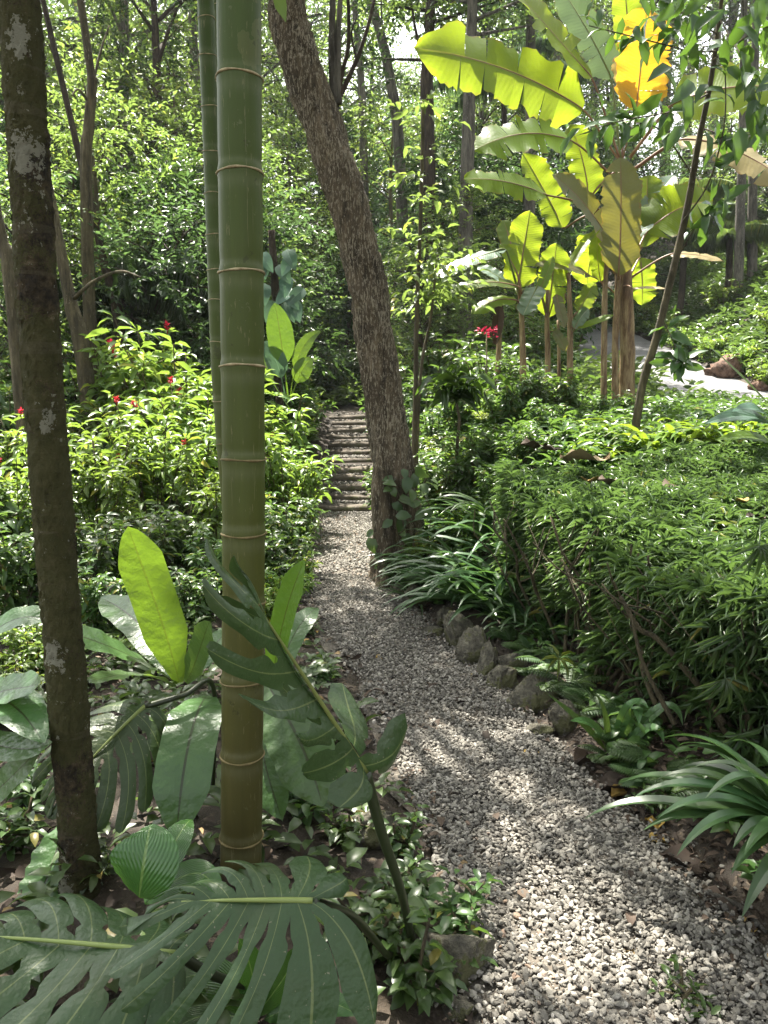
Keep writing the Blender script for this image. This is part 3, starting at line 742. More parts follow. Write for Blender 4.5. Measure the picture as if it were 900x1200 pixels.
for k in range(9):
    s = P[int(len(P) * (.72 + .03 * k))]; d = nrm(np.array([math.cos(k * 2.4) * 1.0, math.sin(k * 2.4) * .9 + .25, .45])); L = 1.6 + .5 * R.random()
    b = spline([s, s + d * L * .5 + Zv * .1, s + d * L - Zv * .1], 8); tube(tm, b, [.022, .008], 6)
    st = b[R.integers(3, 9, 60)] + R.normal(size=(60, 3)) * .28
    twigs(cm, st, nrm(d + R.normal(size=(60, 3)) * .7), .5, 9, .15, .062, S6, .3, keep=CARVE)
tm.build('branch', MOSSBARK, rt); cm.build('crown', FOREST[0], rt)  # crown out of view, gaps placed for the sun patches

# --- leaning brown tree by the path
LY = 7.0
lt = [(470, 705, 88), (468, 640, 66), (466, 600, 58), (459, 540, 50), (450, 470, 47), (440, 400, 46), (428, 325, 45), (412, 255, 45), (389, 180, 46), (362, 105, 46), (345, 50, 44), (334, 0, 42), (318, -60, 40), (296, -160, 36)]
LP = np.array([at(a, b, LY) for a, b, c in lt]); LR = [c * pxm(LY) * .46 for a, b, c in lt]
LP[0][2] = tz(LP[0][0], LP[0][1]) - .08
LS = spline(LP, 200); LRs = np.interp(np.linspace(0, 1, 201), np.linspace(0, 1, len(LR)), LR)
rt = thing('leaning_tree', 'leaning brown tree trunk with flaky pale bark beside the path', 'tree', (LP[0][0], LP[0][1], tz(LP[0][0], LP[0][1])))
mb = MB(); tube(mb, LS, LRs, 40)
V = mb.V[0]; a = mb.A[0]
rough = .013 * np.sin(a[:, 2] * 6.283 * 3 + 5 * a[:, 1] * 6 + 1.5 * np.sin(a[:, 1] * 30)) + .006 * np.sin(a[:, 2] * 6.283 * 7 + a[:, 1] * 60) + .006 * R.normal(size=len(V))
cen = np.vstack([np.repeat(LS, 40, 0), LS[:1], LS[-1:]]); flare = (1 - ss(0, .2, a[:, 1])) * .22 * np.cos(a[:, 2] * 6.283 * 4 + 1)
V += nrm(V - cen) * (rough + flare * .12)[:, None]
# a second root running down the near left side
rb = [at(447, 520, 6.86), at(446, 570, 6.84), at(449, 620, 6.80), at(452, 660, 6.74), at(452, 700, 6.66)]
rb[-1][2] = tz(rb[-1][0], rb[-1][1]) - .05
tube(mb, spline(rb, 40), [.05, .085, .10, .085, .10], 18, 0, .02)
mb.build('trunk', LEANBARK, rt)
for pts, r_ in (([(392, 122), (389, 60), (390, 0), (392, -40)], 5.5), ([(397, 122), (396, 50), (399, 0), (402, -40)], 4.5), ([(394, 125), (401, 85), (408, 55), (408, 0), (403, -30)], 3.2), ([(396, 118), (418, 70), (430, 35), (440, -5)], 3.4), ([(418, 70), (412, 40), (418, 20)], 1.6)):
    b = MB(); q = [at(x_, y_, LY + .1) for x_, y_ in pts]; tube(b, spline(q, 24), [r_ * pxm(LY) * .9, r_ * pxm(LY) * .45], 8, 0, .04)
    b.build('branch', GREYBARK if r_ > 4 else DARKBARK, rt)
cm, tm = MB(), MB(); tp = LP[-1]
for k in range(34):
    a_ = k * 2.4; el = R.uniform(-.05, .8); d = nrm(np.array([math.cos(a_), math.sin(a_) * .95 + .15, el])); L = R.uniform(1.6, 4.0)
    s = tp + Zv * R.uniform(.0, 1.6) + np.array([-.2, .1, 0])
    b = spline([s, s + d * L * .5 + Zv * .5, s + d * L + Zv * .25], 10); tube(tm, b, [.05, .012], 6)
    n = 34; st = b[R.integers(3, 11, n)] + R.normal(size=(n, 3)) * np.array([.4, .4, .22])
    st[:, 2] = np.maximum(st[:, 2], 2.2 + .52 * st[:, 1])
    twigs(cm, st, nrm(d + R.normal(size=(n, 3)) * .7), .55, 9, .16, .066, S2, .25, keep=CARVE)
tm.build('limb', LEANBARK, rt); cm.build('crown', FOREST[0], rt)  # unseen crown, shaped to shade the foreground with placed sun gaps

# --- bamboo culms
def culm(label, pts, wpx, Y, rings, extra, seg=220):
    P0 = [at(x_, y_, Y) for x_, y_ in pts]
    base = P0[0]; z0 = tz(base[0], base[1]); P0[0] = np.array([base[0], base[1], z0 - .03])
    d = nrm(P0[-1] - P0[-2]); P0.append(P0[-1] + d * 2.5); P0.append(P0[-1] + d * 3.5 + np.array(extra))
    c = spline(P0, seg * 2); zz = c[:, 2]
    rz = sorted(at(pts[0][0], y_, Y)[2] for y_ in rings)
    r0 = wpx * pxm(Y) * .5
    r = np.full(len(zz), r0) * np.interp(zz, [0, 2.6, 8], [1.03, .97, .6])
    step = (rz[-1] - rz[0]) / max(len(rz) - 1, 1); top = rz[-1]; allr = list(rz)
    while top + step < zz[-1]: top += step; allr.append(top)
    for z_ in allr: r = r * (1 + .045 * np.exp(-((zz - z_) / .016) ** 2) - .025 * np.exp(-((zz - z_ - .03) / .02) ** 2))
    rt = thing('bamboo', label, 'bamboo', (base[0], base[1], z0), 'green bamboo poles')
    mb = MB(); tube(mb, c, r, 40); bl = np.zeros(len(zz))
    for z_ in allr: bl = np.maximum(bl, np.exp(-((zz - z_ + .03) / .022) ** 2) * .22 + .25 * np.exp(-((zz - z_ - .02) / .008) ** 2))
    mb.A[0][:len(zz) * 40, 0] = np.repeat(bl, 40); mb.build('culm', BAMBOO, rt)
    for z_ in allr:
        if z_ > 4.2: continue
        k = int(np.argmin(np.abs(zz - z_))); cc = c[k]; rr_ = r[k]
        m = 48; a = np.linspace(0, 6.2832, m); wv = .0022 * np.sin(a * 2 + k)
        ring = np.stack([cc[0] + np.cos(a) * (rr_ + .0005), cc[1] + np.sin(a) * (rr_ + .0005), cc[2] + wv], -1)
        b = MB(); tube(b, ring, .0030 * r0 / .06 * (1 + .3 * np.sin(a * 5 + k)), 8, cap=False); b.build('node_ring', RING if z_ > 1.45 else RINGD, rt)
    return rt, c
culm('thick green bamboo pole in front', [(282, 1040), (282.5, 1000), (284.5, 800), (285.5, 600), (284, 400), (281.5, 200), (280, 0)], 49.5, 2.32, [980, 883, 795, 706, 624, 539, 430, 320, 203, 93, -20], (.3, .2, 0))
c2 = culm('thinner bamboo pole behind, showing left of the thick one', [(281, 860), (278, 700), (262, 500), (256, 400), (249, 200), (241, 0)], 19.5, 3.7, [700, 610, 520, 470, 402, 353, 318, 277, 227, 178, 126, 67, 20, -30], (-.2, .2, 0))
c3 = culm('thin bamboo pole squeezed between the thick and thinner poles', [(277, 830), (274, 700), (268, 400), (261, 200), (257, 0)], 17, 3.95, [700, 600, 500, 400, 310, 215, 145, 85, 10, -40], (.2, .3, 0))

# ================================================================== MONSTERA AND FERNS IN FRONT
def monstera(base, tip, nh, Ws=.55, nl=8, droop=.25, fold=(0., 0.), curl=.12, slit=.33, holes=.5, wave=.03, tint=None, gdrop=0., nv=22, gap=.24, wp=None, ph0=2.55):
    """returns blade mesh and midrib points: fingered lobes either side of the midrib"""
    base, tip = np.asarray(base), np.asarray(tip); t0 = tip - base; L = np.linalg.norm(t0); t0 = t0 / L
    sd = nrm(np.cross(t0, nh)); n = np.cross(sd, t0)
    mb = MB(); nt = 9
    def spine(u): return base + t0 * (u * L)[..., None] - n * (curl * u * u * L)[..., None]
    for si, sg in enumerate((1, -1)):
        for k in range(nl):
            f = fold[si] if np.ndim(fold[si]) == 0 else np.interp(k / nl, [0, .12, .32, 1], fold[si]); side = sg * sd * math.cos(f) + n * math.sin(f); nn = n * math.cos(f) - sg * sd * math.sin(f)
            v = np.linspace(0, 1, nv)[None, :]; t = np.linspace(-1, 1, nt)[:, None]
            cut = slit + .10 * R.normal() * .5 if k > 1 else .62
            half = np.where(v > cut, 1 - gap * ss(cut, cut + .30, v), 1.)
            half = half - (holes * np.exp(-((v - .22) / .055) ** 2) if k % 2 == 0 else holes * .7 * np.exp(-((v - .30) / .05) ** 2))
            half = half * np.sqrt(np.clip(1 - (np.clip(v - .86, 0, 1) / .14) ** 2, 0.02, 1))
            u = (k + .5 + .5 * t * half) / nl
            phi = np.interp(u, [0, .12, .3, .6, .85, 1.], [ph0, ph0 - .6, 1.45, 1.10, .65, .12])
            W = np.interp(u, [0, .1, .3, .6, .85, 1.], wp[si] if wp else [.30, .46, 1., .95, .62, .42]) * (Ws[si] if np.ndim(Ws) else Ws) * L * (1 + .05 * np.sin(k * 2.3 + si))
            ur = np.clip(u ** 1.25, 0, 1)
            ph = phi - .38 * v ** 1.3 * (u < .97)
            pos = spine(np.broadcast_to(ur, u.shape)) + (np.cos(ph) * W * v)[..., None] * t0 + (np.sin(ph) * W * v)[..., None] * side
            h = -droop * W * v ** 2 + wave * L * np.sin(u * nl * 2.1 + si * 2) * v + .010 * L * (1 - t * t) * np.minimum(v * 2, 1) + .02 * L * np.sin(v * 4 + u * nl * 1.1)
            pos = pos + nn * h[..., None] - Zv * (gdrop * W * v ** 2)[..., None]
            i = np.arange(nt - 1)[:, None] * nv; j = np.arange(nv - 1)[None, :]
            mb.add(pos.reshape(-1, 3), np.stack([i + j, i + j + 1, i + nv + j + 1, i + nv + j], -1).reshape(-1, 4), None,
                   .5 if tint is None else tint, np.broadcast_to(v, pos.shape[:2]).ravel(), np.broadcast_to(t, pos.shape[:2]).ravel())
    u = np.linspace(0, 1, 24)
    return mb, spine(u) + n * .003
def monstera_leaf(root, base, tip, nh, petiole, pr=.011, label=None, **kw):
    mb, rib = monstera(base, tip, nh, **kw)
    o = mb.build('leaf', MONST, root)
    if label: o['label'] = label
    b = MB(); tube(b, rib, [.0075, .002], 8); c = b.build('midrib', MIDRIB, o, np.array(root.location)); 
    if petiole is not None:
        b = MB(); tube(b, spline(petiole, 24), [pr * 1.25, pr * .85], 12); b.build('petiole', DKPET, o, np.array(root.location))
    return o
c0 = g(440, 2.0); 
mt = thing('monstera', 'monstera plant with big split dull green leaves in the left foreground', 'plant', c0)
# large leaf lying left along the bottom edge
b_, t_ = at(206, 1118, 1.62), at(-75, 1085, 1.66)
monstera_leaf(mt, b_, t_, nrm(np.array([.0, -.22, .97])), [b_, at(270, 1150, 1.68), at(360, 1160, 1.85), c0 + np.array([0, 0, .05])], .010, 'widest leaf, lying level along the bottom left edge', Ws=(.44, .74), droop=.10, curl=.05, slit=.50, holes=.6, nl=8, gap=.20, gdrop=.22, wp=([.22, .34, .8, .95, .62, .42], [.18, .40, 1., .95, .7, .5]))
b_, t_ = at(366, 1056, 1.58), at(212, 1052, 1.55)
monstera_leaf(mt, b_, t_, nrm(np.array([.10, -.62, .78])), [b_, at(415, 1075, 1.70), at(455, 1120, 1.85), c0 + np.array([.03, 0, .05])], .009, 'leaf with long drooping fingers hanging at the bottom centre', Ws=(.60, 1.02), droop=.14, curl=.10, slit=.22, holes=.30, nl=8, gdrop=.36, gap=.46, wave=.07, ph0=3.0, wp=([.62, .80, 1., .95, .8, .6], [.60, .82, 1.05, .95, .7, .5]))
b_, t_ = at(428, 905, 1.86), at(292, 690, 1.74)
monstera_leaf(mt, b_, t_, nrm(np.array([.62, -.72, .30])), [b_, at(447, 975, 1.88), at(470, 1045, 1.9), g(488, 1.95) + Zv * .03], .0125, 'tall narrow leaf seen edge-on in front of the bamboo', Ws=.44, droop=.10, fold=((-.1, -.5, -1.35, -1.4), .10), curl=.03, slit=.26, holes=.5, nl=7, gap=.48, wave=.07, wp=([.5, .85, .8, .8, .6, .4], [.35, .45, .50, .95, 1.0, .5]))
b_, t_ = at(170, 828, 2.5), at(88, 900, 2.25)
mt2 = thing('monstera', 'shadowed monstera plant with split leaf between the mossy trunk and bamboo', 'plant', g(250, 2.75))
monstera_leaf(mt2, b_, t_, nrm(np.array([.1, -.75, .62])), [b_, at(215, 815, 2.55), at(250, 805, 2.7), np.array(mt2.location) + Zv * .05], .009, None, Ws=.80, droop=.30, curl=.2, slit=.32, holes=.5, nl=7, gdrop=.25, gap=.2)

def nest_frond(root, pts, wpx, nh, mat=None, wav=.07, wf=5., fold=.12, Y=None, prof=None, tint=.4, label=None):
    m = pxm(pts[1][1])
    b = MB(); pf = prof or (lambda u: np.clip(np.minimum((u * 3.2 + .12) ** .8, 1) * np.minimum(((1 - u) * 4.5) ** .62, 1), .02, 1))
    blade(b, pts, wpx * m * .5, nh, 26, 5, fold, wav, wf, 0, tint, pf)
    o = b.build('frond', mat or NEST, root)
    if label: o['label'] = label
    return o
# bird's nest fern between mossy trunk and bamboo
nf = thing('bird_nest_fern', 'bird nest fern with broad fronds, one upright bright green, left of bamboo', 'fern', g(218, 2.95)); nb = np.array(nf.location) + Zv * .12
q = lambda x_, y_, Y_: at(x_, y_, Y_)
nest_frond(nf, [q(210, 800, 2.9), q(192, 725, 2.88), q(168, 670, 2.86), q(150, 617, 2.8)], 52, nrm(np.array([.35, -.9, .3])), NESTB, .05, 4, .15, label='upright bright yellow-green frond')
nest_frond(nf, [q(218, 800, 2.9), q(232, 775, 2.85), q(238, 745, 2.8), q(246, 728, 2.75)], 30, nrm(np.array([-.2, -.9, .3])), NEST, .05, 4)
nest_frond(nf, [q(205, 800, 2.9), q(160, 768, 2.7), q(120, 752, 2.6), q(60, 735, 2.6)], 40, nrm(np.array([0, -.35, .9])))
nest_frond(nf, [q(212, 800, 2.95), q(180, 740, 3.1), q(150, 715, 3.3), q(118, 700, 3.5)], 46, nrm(np.array([0, -.5, .8])))
nest_frond(nf, [q(222, 800, 2.95), q(240, 765, 3.0), q(262, 745, 3.1), q(270, 735, 3.2)], 26, nrm(np.array([0, -.5, .8])))
nest_frond(nf, [q(205, 805, 2.85), q(165, 782, 2.6), q(135, 790, 2.4), q(105, 800, 2.3)], 34, nrm(np.array([0, -.4, .9])))
nest_frond(nf, [q(243, 815, 2.75), q(228, 828, 2.5), q(213, 890, 2.32), q(207, 982, 2.28)], 66, nrm(np.array([.05, -.95, .35])), NEST, .035, 6, .06, label='broad frond hanging straight down beside the bamboo')
nf2 = thing('bird_nest_fern', 'bird nest fern half hidden behind the thick bamboo, on its path side', 'fern', g(322, 2.75))
nest_frond(nf2, [q(312, 800, 2.75), q(336, 838, 2.6), q(362, 880, 2.5), q(378, 945, 2.42)], 76, nrm(np.array([-.25, -.8, .6])), NEST, .07, 6)
nest_frond(nf2, [q(316, 820, 2.8), q(326, 740, 2.75), q(338, 700, 2.7), q(357, 656, 2.65)], 34, nrm(np.array([-.4, -.8, .35])), NESTB, .04, 4, .2, label='slim bright frond rising beside the bamboo')
nest_frond(nf2, [q(314, 830, 2.75), q(330, 765, 2.85), q(350, 725, 2.95), q(372, 712, 3.1)], 30, nrm(np.array([0, -.6, .8])), NEST)
nest_frond(nf2, [q(308, 830, 2.8), q(300, 880, 2.6), q(318, 920, 2.5), q(330, 960, 2.45)], 40, nrm(np.array([-.2, -.8, .6])), NEST)
nf3 = thing('bird_nest_fern', 'bird nest fern with drooping fronds at the left picture edge', 'fern', g(-60, 2.4))
nest_frond(nf3, [q(-70, 860, 2.45), q(-30, 800, 2.4), q(10, 800, 2.3), q(52, 872, 2.1)], 56, nrm(np.array([.35, -.6, .75])), NEST)
nest_frond(nf3, [q(-70, 870, 2.45), q(-30, 850, 2.3), q(10, 895, 2.15), q(62, 870, 2.1)], 36, nrm(np.array([0, -.6, .8])), NEST)
nest_frond(nf3, [q(-60, 880, 2.45), q(-20, 790, 2.4), q(20, 815, 2.25), q(48, 800, 2.2)], 44, nrm(np.array([0, -.6, .8])), NEST)
nest_frond(nf3, [q(-70, 980, 2.3), q(-30, 950, 2.25), q(15, 915, 2.2), q(58, 862, 2.15)], 40, nrm(np.array([-.3, -.7, .6])), NEST, label='frond slanting up toward the mossy trunk')
nest_frond(nf3, [q(-80, 840, 2.8), q(-20, 730, 2.9), q(20, 712, 2.9), q(60, 728, 2.9)], 40, nrm(np.array([0, -.4, .9])), NEST)
nf4 = thing('bird_nest_fern', 'single wavy frond of a bird nest fern low behind the mossy trunk', 'fern', g(70, 2.5))
nest_frond(nf4, [q(78, 960, 2.4), q(66, 1000, 2.3), q(52, 1040, 2.2), q(36, 1075, 2.15)], 60, nrm(np.array([-.2, -.85, .5])), NEST, .09, 6)
# pleated leaves
def pleated(root, pts, wpx, nh, label=None, tint=.4):
    b = MB(); m = pxm(pts[1][1])
    blade(b, pts, wpx * m * .5, nh, 30, 8, .10, .02, 9, .1, tint, lambda u: np.clip(np.sin(np.pi * u ** .7) ** .8, .02, 1))
    o = b.build('leaf', RIBBED, root)
    if label: o['label'] = label
    return o
pl = thing('pleated_leaf_plant', 'small plant with glossy pleated leaves between mossy trunk and bamboo', 'plant', g(165, 2.05))
pleated(pl, [q(163, 1052, 1.92), q(168, 1010, 1.9), q(174, 980, 1.95), q(176, 966, 2.0)], 92, nrm(np.array([-.05, -.6, .8])), 'rounded pleated leaf facing the camera')
pleated(pl, [q(170, 1060, 1.98), q(235, 1000, 2.0), q(250, 1020, 1.95), q(262, 1075, 1.9)], 34, nrm(np.array([.1, -.7, .7])))
pleated(pl, [q(170, 1060, 2.0), q(205, 985, 2.1), q(215, 965, 2.15), q(225, 960, 2.2)], 40, nrm(np.array([0, -.6, .8])))
pl2 = thing('pleated_leaf_plant', 'pleated leaves low under the fingered monstera leaf at the bottom edge', 'plant', g(300, 1.75))
for a0, a1, a2, w_ in (((300, 1190), (255, 1130), (205, 1150), 50), ((300, 1190), (340, 1140), (350, 1110), 36), ((310, 1195), (370, 1160), (420, 1190), 40), ((290, 1195), (240, 1180), (200, 1210), 40), ((300, 1195), (300, 1140), (280, 1100), 40)):
    pleated(pl2, [q(*a0, 1.72), q(*a1, 1.70), q((a1[0] + a2[0]) / 2, (a1[1] + a2[1]) / 2, 1.68), q(*a2, 1.66)], w_, nrm(np.array([.05, -.5, .85])))

# ================================================================== REUSABLE PLANTS (built at the origin, placed as copies)
def straps(mb, n, L, W, rise=.75, seg=7, spread=1., tintlo=0., az=None, c=(0, 0, 0)):
    for k in range(n):
        a = R.random() * 6.2832 if az is None else az[0] + (az[1] - az[0]) * R.random()
        l = L * R.uniform(.65, 1.1); el = R.uniform(.35, 1.25) ** rise
        h = np.array([math.cos(a), math.sin(a), 0.]); r0 = .03 * h + np.asarray(c) + np.array([R.normal() * .025, R.normal() * .025, 0])
        p1 = r0 + l * .5 * (h * math.cos(el) + Zv * math.sin(el)); p2 = p1 + l * .34 * (h * 1.0 * spread + Zv * (math.sin(el) * .35 - .1)); p3 = p2 + l * .3 * (h * .75 * spread - Zv * (.75 - .3 * math.sin(el)))
        nh = Zv * math.cos(el * .6) - h * math.sin(el * .6) + np.array([R.normal() * .12, R.normal() * .12, 0])
        blade(mb, [r0, p1, p2, p3], W * R.uniform(.8, 1.15) * .5, nrm(nh), seg, 1, .28, 0, 1, 0, tintlo + (1 - tintlo) * R.random(), lambda u: np.clip(np.minimum(u * 4 + .45, 1) * np.minimum((1 - u) * 2.2, 1) ** .8, .01, 1))
    return mb
def fern(mb, n, L, seg=15, w=.26, up=.7):
    for k in range(n):
        a = R.random() * 6.2832; h = np.array([math.cos(a), math.sin(a), 0.]); l = L * R.uniform(.7, 1.1); el = R.uniform(.4, 1.2) * up + .15
        c = bez([np.zeros(3), l * .5 * (h * math.cos(el) + Zv * math.sin(el)), l * (h * .9 + Zv * (math.sin(el) * .55 - .12))], seg + 4)[3:]
        t = nrm(np.gradient(c, axis=0)); sd = nrm(np.cross(t, Zv)); u = np.linspace(0, 1, len(c)); ww = l * w * np.sin(np.pi * (u * .86 + .14)) ** .8
        tube(mb, c, [.004, .0015], 4, .2, cap=False)
        for sg in (1, -1):
            leaves(mb, c, sd * sg + t * .35 - Zv * .22, np.cross(sd, t) + R.normal(size=c.shape) * .1, ww, ww * .26 + .006, S2, np.full(len(c), R.random() * .9))
def shrub_parts(h, r, nst, lpn, L, W, nodes=3, red=0, shape=S6, seed=0, low=.3, droop=.45):
    """stems, leaf whorls along the upper part of each stem, red flower spikes at some tips"""
    stem, fol, fl = MB(), MB(), []
    for k in range(nst):
        a = R.random() * 6.28; e = np.array([math.cos(a), math.sin(a), 0.]) * r * math.sqrt(R.random()); hh = h * R.uniform(.6, 1.05)
        b = spline([np.array([e[0] * .2, e[1] * .2, 0]), np.array([e[0] * .55, e[1] * .55, hh * .5]), np.array([e[0], e[1], hh]) + R.normal(size=3) * .03], 10)
        tube(stem, b, [.010, .004], 5)
        tips = [b]
        for q_ in range(2):
            s = b[R.integers(4, 9)]; d = nrm(np.array([R.normal(), R.normal(), 1.0])); l = h * R.uniform(.15, .3)
            bb = spline([s, s + d * l * .6, s + d * l + nrm(d * [1, 1, 0] + 1e-6) * .04], 6); tube(stem, bb, [.006, .003], 4); tips.append(bb)
        for ti, bb in enumerate(tips):
            for nd in range(nodes + (3 if ti == 0 else 0)):
                f = 1 - (nd / (nodes + 3.)) * (1 - low) if ti == 0 else 1 - nd * .22
                c = bb[min(int(f * (len(bb) - 1)), len(bb) - 1)]
                n_ = lpn; an = R.random() * 6.28 + np.arange(n_) * 6.283 / n_ + R.normal(size=n_) * .3
                el = R.uniform(-.5, .6, n_) * (1 if nd else .8) + (.35 if nd == 0 else 0)
                d = np.stack([np.cos(an) * np.cos(el), np.sin(an) * np.cos(el), np.sin(el) - droop * .5], -1)
                s = R.uniform(.6, 1.15, n_)
                leaves(fol, c + d * .015, d, Zv + R.normal(size=(n_, 3)) * .35 + d * .2, L * s, W * s, shape)
            if len(fl) < red and ti == 0:
                m = MB(); c = bb[-1]; N = 24; zz = R.random(N) * .06; an = R.random(N) * 6.28
                d = np.stack([np.cos(an), np.sin(an), R.uniform(.1, 1.2, N)], -1)
                leaves(m, c + Zv * zz[:, None] + np.array([0, 0, .03]), d, Zv + R.normal(size=(N, 3)) * .5, R.uniform(.03, .055, N), R.uniform(.012, .02, N), S2)
                tube(m, [c, c + Zv * .09], [.004, .002], 5); fl.append(m)
    return stem, fol, fl
def make_shrub(name, cat, group, leafmat, stemmat, *a, **k):
    s, f, fl = shrub_parts(*a, **k); o = local(name, 'x', cat, group)
    s.build('stems', stemmat, o); f.build('foliage', leafmat, o)
    for m in fl: m.build('flower_spike', RED, o)
    return o
def make_mesh_plant(name, cat, group, mat, filler):
    m = MB(); filler(m); o = m.build(name, mat); tag(o, 'x', cat, group); return o
PALL = []
def reg(o): PALL.append(o); return o
FS = [reg(make_shrub('flowering_shrub', 'shrub', 'red flowering shrubs left of the path', SHRUB, STEMBARK, 1.35, .55, 14, 4, .165, .055, red=2, low=.5)) for _ in range(3)]
GS = [reg(make_shrub('leafy_shrub', 'shrub', 'leafy shrubs among the beds', SHRUBD, STEMBARK, .9, .5, 15, 5, .13, .055, low=.2)) for _ in range(3)]
GB = [reg(make_shrub('bushy_shrub', 'shrub', 'leafy shrubs among the beds', SHRUB, STEMBARK, .7, .5, 16, 5, .11, .045, low=.15)) for _ in range(2)]
ST = [reg(make_mesh_plant('strap_leaf_plant', 'plant', 'strap leaved plants right of the path', STRAP, lambda m: straps(m, 36, .74, .050))) for _ in range(3)]
SB = [reg(make_mesh_plant('strap_leaf_plant', 'plant', 'bright strap leaved plants near the bananas', STRAPB, lambda m: straps(m, 34, .60, .05, .5))) for _ in range(2)]
FE = [reg(make_mesh_plant('fern', 'fern', 'small ferns in the beds', FERN, lambda m: fern(m, 11, .40))) for _ in range(2)]
FB = [reg(make_mesh_plant('fern', 'fern', 'pale ferns below the bananas', FERNB, lambda m: fern(m, 12, .7))) for _ in range(1)]

def place(pool, px, Y, rz=None, sc=1., look=None, dz=None, sink=0., where=None):
    o = proto_place(pool[R.integers(0, len(pool))], USED, g(px, Y, -sink), R.random() * 6.28 if rz is None else rz, sc * R.uniform(.92, 1.08))
    if look: later(o, look, .5, where)
    return o

# red flowering shrubs, left
for px, Y, s in ((20, 6.2, .8), (118, 6.6, .8), (185, 7.4, 1.), (235, 8.2, 1.05), (160, 8.9, 1.1), (215, 9.8, 1.45), (140, 10.2, 1.4), (175, 10.4, 1.5), (335, 8.8, 1.05), (352, 9.6, .9), (318, 10.2, 1.15), (110, 9.5, 1.), (258, 6.9, .75), (60, 7.6, .9), (270, 9.4, 1.2), (338, 10.9, 1.0), (-30, 7.4, .9)):
    place(FS, px, Y, sc=s, look='green shrub with red flower spikes', sink=.02)
for px, Y, s in ((205, 5.9, .75), (150, 5.6, .62), (255, 5.6, .6), (335, 7.2, .75), (320, 6.3, .6), (20, 5.0, .75), (90, 5.2, .7), (-40, 5.6, 1.), (345, 8.4, .7), (300, 7.6, .7), (120, 4.6, .5), (230, 4.9, .5)):
    place(GS, px, Y, sc=s, look='low leafy green shrub without flowers', sink=.02)
for px, Y, s in ((330, 5.6, .55), (312, 5.2, .5), (348, 6.6, .55), (345, 7.6, .6), (40, 4.1, .5), (190, 4.2, .4), (10, 3.6, .45)):
    place(GB, px, Y, sc=s, look='small bushy undershrub with fine leaves', sink=.02)

# strap-leaved plants along the right of the path (foreground to back)
big = thing('strap_leaf_plant', 'dark glossy strap leaf plant arching over gravel at the bottom right corner', 'plant', g(935, 2.2, .20))
bc = np.array(big.location)
for k in range(40):
    m = MB(); az = (2.2, 4.6) if k < 24 else (0, 6.28)
    straps(m, 1, .52, .052, 1.25, 12, 1.0, 0, az, bc); m.build('leaf', STRAP, big)
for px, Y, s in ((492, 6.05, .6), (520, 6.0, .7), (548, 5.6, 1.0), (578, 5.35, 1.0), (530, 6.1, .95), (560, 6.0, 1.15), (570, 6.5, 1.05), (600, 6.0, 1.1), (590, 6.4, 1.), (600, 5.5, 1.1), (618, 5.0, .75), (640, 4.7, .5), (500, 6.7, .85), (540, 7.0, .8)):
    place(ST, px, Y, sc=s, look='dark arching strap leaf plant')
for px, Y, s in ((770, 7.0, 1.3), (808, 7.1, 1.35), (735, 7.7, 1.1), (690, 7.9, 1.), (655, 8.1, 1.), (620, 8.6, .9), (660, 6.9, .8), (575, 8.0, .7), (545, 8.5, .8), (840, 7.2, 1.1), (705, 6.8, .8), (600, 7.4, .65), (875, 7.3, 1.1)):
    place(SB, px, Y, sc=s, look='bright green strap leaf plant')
for px, Y, s in ((775, 3.0, .62), (735, 3.25, .5), (800, 2.85, .5), (760, 2.95, .45), (870, 2.7, .6), (750, 3.4, .5), (600, 4.75, .6), (645, 4.25, .7), (668, 3.95, .65), (700, 3.7, .6), (722, 3.5, .6), (628, 4.5, .6), (565, 4.9, .5), (610, 4.35, .55), (830, 2.75, .6), (690, 3.65, .5), (515, 5.9, .5), (715, 3.2, .4), (845, 2.62, .5), (860, 2.85, .5)):
    place(FE, px, Y, sc=s, look='small dark fern', where='along the right gravel edge')
for px, Y, s in ((655, 8.7, .9), (632, 8.2, .7), (680, 9.2, .7), (700, 8.4, .6), (608, 8.6, .8)):
    place(FB, px, Y, sc=s, look='pale feathery fern', where='in the bed below the bananas')
for px, Y, s in ((520, 7.6, .7), (560, 7.4, .75), (505, 8.6, .8), (545, 9.5, .9), (590, 8.3, .65), (640, 7.7, .5), (620, 6.9, .45), (585, 6.7, .5), (622, 8.5, .75), (655, 8.6, .7), (700, 8.8, .42), (738, 8.9, .42), (680, 8.7, .42), (575, 10.0, .9), (510, 10.5, .9), (490, 7.3, .6), (605, 9.6, .8)):
    place(GS, px, Y, sc=s, look='low leafy green shrub', sink=.02)
for px, Y, s in ((500, 6.6, .5), (555, 6.6, .5), (520, 9.2, .7), (570, 9., .7), (640, 9.6, .6), (690, 10., .6), (530, 12, 1.), (470, 9, .8)):
    place(GB, px, Y, sc=s, look='small bushy undershrub', sink=.02)

